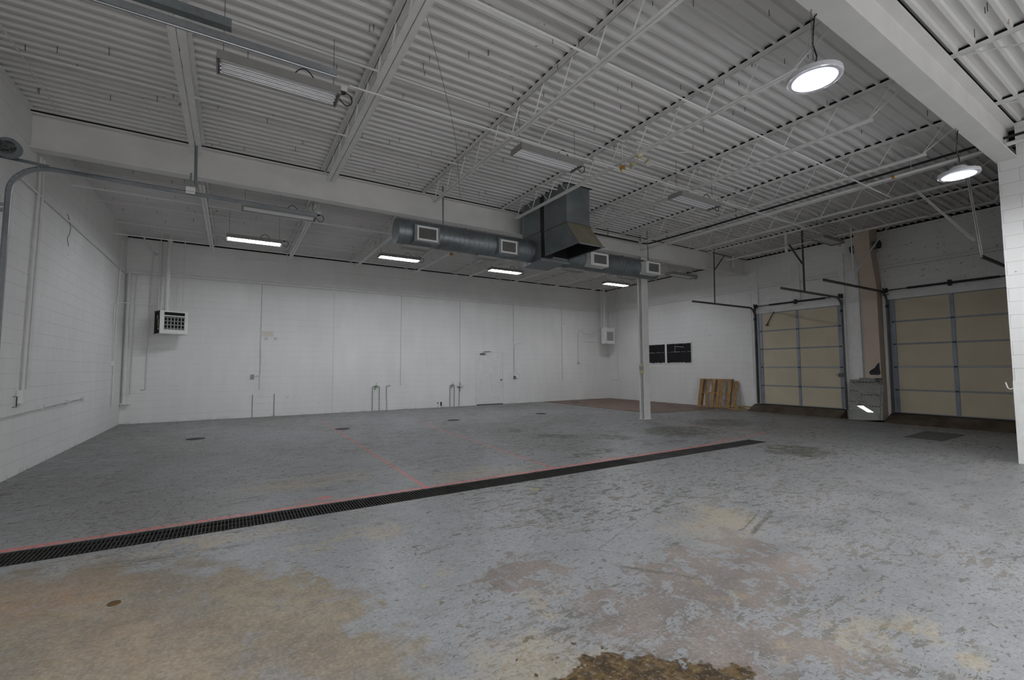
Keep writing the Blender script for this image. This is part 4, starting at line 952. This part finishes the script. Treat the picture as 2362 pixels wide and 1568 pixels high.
# ------------------------------------------------------------------ unit heaters
def heater(label, fl, phi, W, D, z0, z1, open_side, rods, barm):
    cp, sp = math.cos(R(phi)), math.sin(R(phi))
    tf = lambda u, v, z: (fl[0]+u*cp-v*sp, fl[1]+u*sp+v*cp, z)      # u along the front, v into the casing
    o = root('unit_heater', tf(W/2, D/2, z0), label, 'heater', 'ceiling hung unit heaters')
    m = MB(tf); t = .015; a = t if open_side else 0
    if open_side: m.box(t, W, .012, D, z0, z0+t); m.box(t, W, .012, D, z1-t, z1); m.box(W-t, W, .012, D, z0+t, z1-t); m.box(t, W-t, D-t, D, z0+t, z1-t)
    else: m.box(0, W, .012, D, z0, z1)
    m.build('casing', 'board', o)
    if open_side:
        MB(tf).box(.014, .02, .02, D-.02, z0+.016, z1-.016).build('open_side_cavity', 'void', o)
        for zc, vc, hh, w2 in ((z0+.30, .12, .10, .018), (z0+.14, .10, .03, .03), (z0+.47, .2, .05, .02)):
            MB(tf).box(.004, .016, vc-w2, vc+w2, zc-hh, zc+hh).build('control_part', 'yellowed', o)
        m = MB(tf); m.box(0, .012, .0, .02, z0, z1); m.box(0, .012, .02, D, z0, z0+.012); m.box(0, .012, .02, D, z1-.012, z1); m.build('side_frame', 'hinge', o)
    H = z1-z0; a0, a1 = W*.16, W*.88; b0, b1 = z0+H*.18, z1-H*.06
    m = MB(tf); m.box(0, a0, 0, .012, z0, z1); m.box(a1, W, 0, .012, z0, z1); m.box(a0, a1, 0, .012, z0, b0); m.box(a0, a1, 0, .012, b1, z1)
    m.build('front_frame', 'duct_white', o)
    MB(tf).box(a0, a1, .0125, .014, b0, b1).build('dark_interior', 'void', o)
    for i in range(4):
        z = b0+(b1-b0)*(.04+.215*i)
        MB(tf).box(a0, a1, -.004, .010, z, z+.022).build('louver', barm, o)
    for i in range(7):
        u = a0+(a1-a0)*i/6; MB(tf).box(max(u-.012, a0), min(u+.012, a1), .004, .012, b0, b0+(b1-b0)*.72).build('fin', 'hinge' if barm != 'grille' else 'grille', o)
    MB(tf).box(a0, a1, -.006, .010, b0+(b1-b0)*.76, b0+(b1-b0)*.82).build('top_louver', 'duct_white', o)
    for u, v in rods:
        p = tf(u, v, 0); MB().tube([(p[0], p[1], z1+.001), (p[0], p[1], ZD)], .010, 6).build('hanger_rod', 'conduit', o)
    return o
heater('white unit heater with black open side, hung at the left end of the back wall', (-1.777, 16.0), 21.3, .69, .50, 2.575, 3.23, True, [(.02, .2), (.60, .2)], 'grille')
heater('white unit heater hung in the far right corner', (15.13, 15.98), 0, .61, .26, 2.69, 3.46, False, [(.06, .07), (.45, .07), (.10, .2)], 'fix')
run('flue_pipe', [(-1.655, 16.30, 3.232), (-1.655, 16.30, 4.0), (-1.63, 16.30, ZD+.03)], .062, 'conduit', 'white flue pipe rising from the left heater to the roof', 'flue pipe', 'heater flue pipes', 16)
run('flue_pipe', [(15.28, 16.2, 3.462), (15.28, 16.2, ZD+.03)], .06, 'conduit', 'white flue pipe rising from the right corner heater to the roof', 'flue pipe', 'heater flue pipes', 16)
m = MB(); m.box(15.02, 15.05, 16.1, 16.13, 3.42, ZD); m.box(16.05, 16.08, 16.1, 16.13, 3.42, ZD); m.box(15.02, 16.08, 16.10, 16.13, 3.42, 3.44)
tag(m.build('heater_support_frame', 'conduit'), 'thin white support frame around the right corner heater', 'support frame')
run('conduit', [(XR(16.3)-.02, 16.25, 2.65), (XR(16.2)-.02, 16.2, .95), (XR(16.6)-.02, 16.6, .93)], .013, 'conduit', 'thin white pipe below the right corner heater', 'conduit', 'conduits on the right wall')

# ------------------------------------------------------------------ trench drain and floor drains
def drains():
    A0, A1 = 5.25, 5.65
    def grate(x0, ln, long_bars):
        m = MB()
        zt = -.002
        m.box(x0+.002, x0+ln-.002, A0+.004, A0+.022, -.03, zt); m.box(x0+.002, x0+ln-.002, A1-.022, A1-.004, -.03, zt)
        if not long_bars:
            n = int(ln/.0305)
            for i in range(n):
                x = x0+ln*(i+.5)/n; m.box(x-.004, x+.004, A0+.022, A1-.022, -.028, zt)
            for y in (A0+.13, A0+.27): m.box(x0+.004, x0+ln-.004, y-.006, y+.006, -.045, -.016)
        else:
            for i in range(9):
                y = A0+.022+(A1-A0-.044)*(i+.5)/9; m.box(x0+.004, x0+ln-.004, y-.007, y+.007, -.028, zt)
            n = int(ln/.16)
            for i in range(n+1): x = x0+.01+(ln-.02)*i/n; m.box(x-.008, x+.008, A0+.022, A1-.022, -.03, zt-.001)
        return m
    LN = .60; x = XL; k = 0
    grp = 'cast iron grates of the trench drain'
    m = grate(XL, LN, False); g0 = m.build('drain_grate', 'grate', org=(XL, 5.45, -.03))
    tag(g0, 'cast iron drain grate with cross bars, first in the trench from the left wall', 'drain grate', grp)
    nth = ORD+['eleventh', 'twelfth', 'thirteenth', 'fourteenth']
    for k in range(1, 14):
        c = g0.copy(); COL.objects.link(c); c.location = (XL+LN*k, 5.45, -.03); c['label'] = 'cast iron drain grate with cross bars, %s in the trench from the left wall' % nth[k]
    xs = XL+LN*14; rem = 9.43-xs; n = 6; ln = rem/n
    g1 = grate(xs, ln, True).build('drain_grate', 'grate', org=(xs, 5.45, -.03))
    tag(g1, 'drain grate with lengthwise bars, first after the cross-barred ones', 'drain grate', grp)
    for k in range(1, n):
        c = g1.copy(); COL.objects.link(c); c.location = (xs+ln*k, 5.45, -.03)
        c['label'] = 'drain grate with lengthwise bars, last one at the right end of the trench' if k == n-1 else 'drain grate with lengthwise bars, %s after the cross-barred ones' % ORD[k]
    for i, (x, y, l) in enumerate(((-.65, 12.43, 'nearest the left wall'), (2.47, 12.33, 'beside the first red line'), (5.67, 12.5, 'in the middle of the far bay'), (8.92, 12.57, 'nearest the column'), (12.95, 15.6, 'on the brown floor sheet'))):
        z = .0 if i < 4 else .012
        o = root('floor_drain', (x, y, z), 'round dark floor drain cover, ' + l, 'floor drain', 'round floor drains')
        m = MB(); m.lathe((x, y, z), (0, 0, 1), [(0, .185), (.006, .18), (.007, .15), (.004, .148)], 32); m.build('rim', 'grate', o)
        m = MB(); m.cyl((x, y, z+.003), (0, 0, 1), .135, .004, 32)
        m.build('cover', 'void', o)
    o = tag(MB().cyl((-.622, 4.035, .002), (0, 0, 1), .036, .008, 24).build('floor_plug', 'stopper' if 'stopper' in M else paint('rusty_plug', (.10, .055, .018), .7, .3)), 'small rusty round plug in the tan floor at the lower left', 'floor plug')
    m = MB(); rr = [(.001, .055), (.004, .054), (.004, .046), (.001, .045)]; m.tube([Vector((1.20, 3.27, h+i*1e-5)) for i, (h, r) in enumerate(rr)], 0, 24, False, [r for h, r in rr])
    tag(m.build('floor_ring', 'galv_lt'), 'small round metal ring set in the grey floor left of the purple-brown patch', 'floor ring')
drains()

# ------------------------------------------------------------------ pallet, loose boards, mirrors, duct chase
def pallet():
    yl, yr, H, lean = 11.42, 10.05, 1.10, .235
    o = root('wooden_pallet', rw(.3, (yl+yr)/2, 0), 'wooden pallet leaning upright against the right wall', 'pallet')
    ang = math.asin(lean/H)
    def at(u, v, d):                  # u along the wall (world y), v up the pallet, d in front of its back plane
        oo = .035+lean*(1-v/H)+d*math.cos(ang); z = .012+v*math.cos(ang)+d*math.sin(ang)*.0
        return rw(oo, u, z)
    def slab(u0, u1, v0, v1, d0, d1, sk=0): 
        vs = [at(u+sk*(v/H), v, d) for u in (u0, u1) for v in (v0, v1) for d in (d0, d1)]
        return MB().add(vs, [(0, 1, 3, 2), (4, 6, 7, 5), (0, 4, 5, 1), (2, 3, 7, 6), (0, 2, 6, 4), (1, 5, 7, 3)])
    W = yl-yr
    for v in (.0, H/2-.02, H-.04): slab(yr, yl, v, v+.04, .02, .11).build('stringer', 'wood', o)
    for u0, w in ((yl-.15, .15), (yl-.45, .10), (yl-.69, .13), (yl-.90, .11), (yl-1.03, .115), (yr+.0, .15)):
        slab(u0, u0+w, 0, H, .11, .128, 0).build('face_slat', 'wood', o)
    for u0 in (yl-.16, yl-.62, yr+.02): slab(u0, u0+.14, 0, H, .0, .02).build('back_slat', 'wood', o)
    # a loose board leaning beside it
    vs = [rw(a, y, z) for (a, z) in ((.30, .012), (.325, .012), (.045, 1.02), (.07, 1.02)) for y in (9.87, 9.99)]
    tag(MB().add(vs, [(0, 1, 3, 2), (4, 6, 7, 5), (0, 4, 5, 1), (2, 3, 7, 6), (0, 2, 6, 4), (1, 5, 7, 3)]).build('loose_board', 'wood'), 'single loose board standing against the wall, right beside the pallet', 'board', 'loose pallet boards')
    def lying(p, q, w, h, z, l):
        m = MB(); m.bar((p[0], p[1], z+h/2), (q[0], q[1], z+h/2), w, h); tag(m.build('loose_board', 'wood2'), l, 'board', 'loose pallet boards')
    lying((15.45, 9.95), (15.70, 9.40), .12, .05, 0, 'loose scrap board lying lowest on the floor, right of the pallet')
    lying((15.55, 9.50), (15.80, 9.75), .11, .045, .0505, 'short scrap board lying crosswise in the middle of the small pile')
    lying((15.48, 9.98), (15.72, 9.30), .11, .045, .096, 'long scrap board lying topmost on the small pile by the garage door')
pallet()

def mirrors():
    def sheet(y0, y1, h, ob, ot, z0, name_l, sk=0):
        t = .012; zz = lambda y, z: z+(.05 if z < .2 and y < 5.6 else 0)
        vs = [rw(a+d, y, zz(y, z)) for (a, z) in ((ob, z0), (ot, h)) for y in (y0, y1) for d in (0, t)]
        o = root('mirror_sheet', rw(ob, (y0+y1)/2, z0), name_l, 'mirror', 'mirror sheets leaning between the garage doors')
        MB().add(vs, [(0, 1, 3, 2), (4, 6, 7, 5), (0, 4, 5, 1), (2, 3, 7, 6), (0, 2, 6, 4), (1, 5, 7, 3)]).build('backing', 'rail', o)
        vs = [rw(a+t+.0015, y, zz(y, z)) for (a, z) in ((ob, z0+.004), (ot, h-.004)) for y in (y0+.004, y1-.004)]
        MB().add(vs, [(0, 1, 3, 2)]).build('mirror_face', 'mirror', o)
    sheet(5.37, 6.13, 1.165, .60, .388, .004, 'tall mirror sheet leaning in front between the two garage doors')
    sheet(5.32, 5.90, 1.215, .575, .358, .004, 'mirror sheet leaning behind the front one, its edge showing above it')
mirrors()

def chase():
    o = root('painted_duct', rw(.17, 5.55, .03), 'peach painted rectangular duct running up the right wall between the garage doors', 'duct')
    ya, yb2 = 5.375, 5.735
    MB(rw).box(.35, .0, ya, yb2, .03, 3.83).build('lower_section', 'chase', o)
    vs = [(.35, .0, 3.83), (.65, .25, 4.82)]
    m = MB(rw); v = []
    for (of, ob, z) in vs: v += [(of, ya, z), (of, yb2, z), (ob, yb2, z), (ob, ya, z)]
    m.add(v, [(0, 1, 5, 4), (1, 2, 6, 5), (2, 3, 7, 6), (3, 0, 4, 7), (0, 3, 2, 1), (4, 5, 6, 7)]); m.build('offset_section', 'chase', o)
    MB(rw).box(.65, .12, ya, yb2+.02, 4.82, ZD+.03).build('upper_section', 'chase', o)
    for z, a in ((1.22, .355), (2.25, .355), (3.83, .355), (3.55, .355)):
        MB(rw).box(a, .0, ya-.006, yb2+.006, z-.006, z+.006).build('joint_seam', 'chase', o)
    m = MB(rw); of = .353
    m.add([(of, y, z) for y, z in ((5.62, 1.30), (5.66, 1.36), (5.63, 1.42), (5.52, 1.50), (5.46, 1.60), (5.40, 1.66), (5.40, 1.50), (5.385, 1.34), (5.42, 1.30))]+[(of-.006, y, z) for y, z in ((5.62, 1.30), (5.66, 1.36), (5.63, 1.42), (5.52, 1.50), (5.46, 1.60), (5.40, 1.66), (5.40, 1.50), (5.385, 1.34), (5.42, 1.30))],
          [tuple(range(9)), tuple(range(17, 8, -1))]+[(i, (i+1) % 9, (i+1) % 9+9, i+9) for i in range(9)])
    m.build('torn_opening', 'hinge', o)
    for (y0, y1, a, l) in ((5.375, 5.27, .42, 'r'), (5.755, 5.86, .42, 'l')):
        m = MB(rw); m.cyl((a, (y0+y1)/2, 4.98), (0, 1, 0), .105, abs(y1-y0), 24); m.build('round_collar', 'galv', o, smooth=True)
        s = -1 if l == 'r' else 1
        m = MB(rw); m.cyl((a, y1+s*.03, 4.98), (0, 1, 0), .112, .06, 24); m.build('round_black_cap', 'black', o, smooth=True)
chase()

# ------------------------------------------------------------------ garage door hardware of the left wall
def left_tracks():
    def channel(m, pts, yt, sg):
        for p, q in zip(pts[:-1], pts[1:]):
            d = (Vector(q)-Vector(p)).normalized(); side = Vector((0, 1, 0)).cross(d)
            for s in (-1, 1): m.bar(Vector(p)+side*.027*s, Vector(q)+side*.027*s, .038, .004, side)
            m.bar(Vector(p)+Vector((0, sg*.018, 0)), Vector(q)+Vector((0, sg*.018, 0)), .056, .003, (0, 1, 0))
    y = 8.40; x0 = -2.56
    o = root('garage_door_track', (x0, y, .1), 'galvanised garage door track with curved corner at the left edge of the picture', 'door track', 'tracks of the left wall garage door')
    pts = [(x0-.03, y, .05), (x0, y, 3.86)]+arc((x0+.40, 3.88), .40, 180, 90, 10, lambda a, b: (a, y, b))+[(1.20, y, 4.24)]
    m = MB(); channel(m, pts, y, 1); m.build('track', 'galv_lt', o)
    m = MB(); m.bar((XL+.02, y+.03, 4.36), (-2.2, y+.03, 4.32), .003, .045, (0, 0, 1)); m.build('support_bar', 'galv', o)
    m = MB(); m.box(XL, x0-.03, y-.02, y+.02, 3.62, 3.66); m.box(XL, x0-.03, y-.02, y+.02, 3.70, 3.73); m.build('wall_clip', 'galv_lt', o)
    h = MB(); h.bar((-.58, y, 5.44), (-.56, y, 4.40), .042, .003, (0, 1, 0)); h.bar((-.58+.02, y, 5.44), (-.56+.02, y, 4.40), .003, .03, (0, 1, 0))
    h.bar((-.62, y-.01, 4.58), (-.62, y-.01, 4.32), .03, .003, (0, 1, 0))
    h = h.build('perforated_hanger', 'galv', o)
    m = MB()
    for i in range(34): z = 4.42+.03*i; m.cyl((-.577+.0004*i*0, y-.004, z), (0, 1, 0), .0065, .004, 8)
    m.build('punched_holes', 'hinge', h)
    MB().box(-.68, -.56, y-.012, y-.006, 4.25, 4.36).build('white_plate', 'board', o)
    y = 4.22
    o = root('garage_door_track', (0, y, 4.2), 'galvanised garage door track crossing the upper left above the nearest fixture', 'door track', 'tracks of the left wall garage door')
    pts = [(x0, y, .05), (x0, y, 3.84)]+arc((x0+.40, 3.84), .40, 180, 90, 10, lambda a, b: (a, y, b))+[(.74, y, 4.245)]
    m = MB(); channel(m, pts, y, -1); m.tube([(-2.1, y+.005, 4.215), (.74, y+.005, 4.215)], .012, 8); m.build('track', 'galv_lt', o)
    m = MB(); m.bar((-2.1, y-.03, 4.31), (-.08, y-.03, 4.31), .07, .004, (0, 0, 1)); m.bar((-2.1, y-.065, 4.345), (-.08, y-.065, 4.345), .004, .07, (0, 0, 1)); m.build('stiffening_angle', 'galv', o)
    m = MB(); m.bar((-.72, y-.03, 4.33), (-.72, y-.03, 5.44), .05, .004, (0, 1, 0)); m.bar((-.74, y-.03, 4.33), (-.74, y-.03, 5.44), .004, .04, (0, 1, 0)); m.build('hanger_angle', 'galv', o)
    o = root('cable_drum', (-2.53, 8.25, 4.3), 'grey spoked cable drum on the left wall above the curved track', 'cable drum')
    c = (-2.55, 8.28, 4.43)
    m = MB(); rr = [(-.03, .085), (-.03, .13), (.03, .13), (.03, .085), (-.03, .085)]; m.tube([Vector(c)+Vector((0, h+i*1e-5, 0)) for i, (h, r) in enumerate(rr)], 0, 28, False, [r for h, r in rr]); m.build('rim', 'galv', o, smooth=True)
    m = MB(); m.lathe(c, (0, 1, 0), [(-.045, .0), (-.045, .035), (.045, .035), (.045, .0)], 16)
    for i in range(4): a = i*math.pi/2+.4; m.bar(c, (c[0]+.09*math.cos(a), c[1], c[2]+.09*math.sin(a)), .02, .02, (0, 1, 0))
    m.build('hub', 'galv_dk', o)
    m = MB(); m.tube([(c[0], 8.45, c[2]), (c[0], 4.1, c[2])], .013, 8); m.build('shaft', 'galv_dk', o, smooth=True)
left_tracks()

# hook on the partition wall and its steel corner guard
m = MB(); m.box(10.62, 10.6499, 1.2, 1.957, .0, 1.30)
tag(m.build('corner_guard', 'board', bev=.004), 'white painted guard plate on the lower end of the partition wall', 'guard plate')
m = MB(); m.tube([(10.64, 1.955, 1.19), (10.64, 1.99, 1.165), (10.64, 2.02, 1.19), (10.64, 2.04, 1.28)], .009, 8)
tag(m.build('wall_hook', 'duct_white', smooth=True), 'white bent hook on the edge of the partition wall', 'hook')
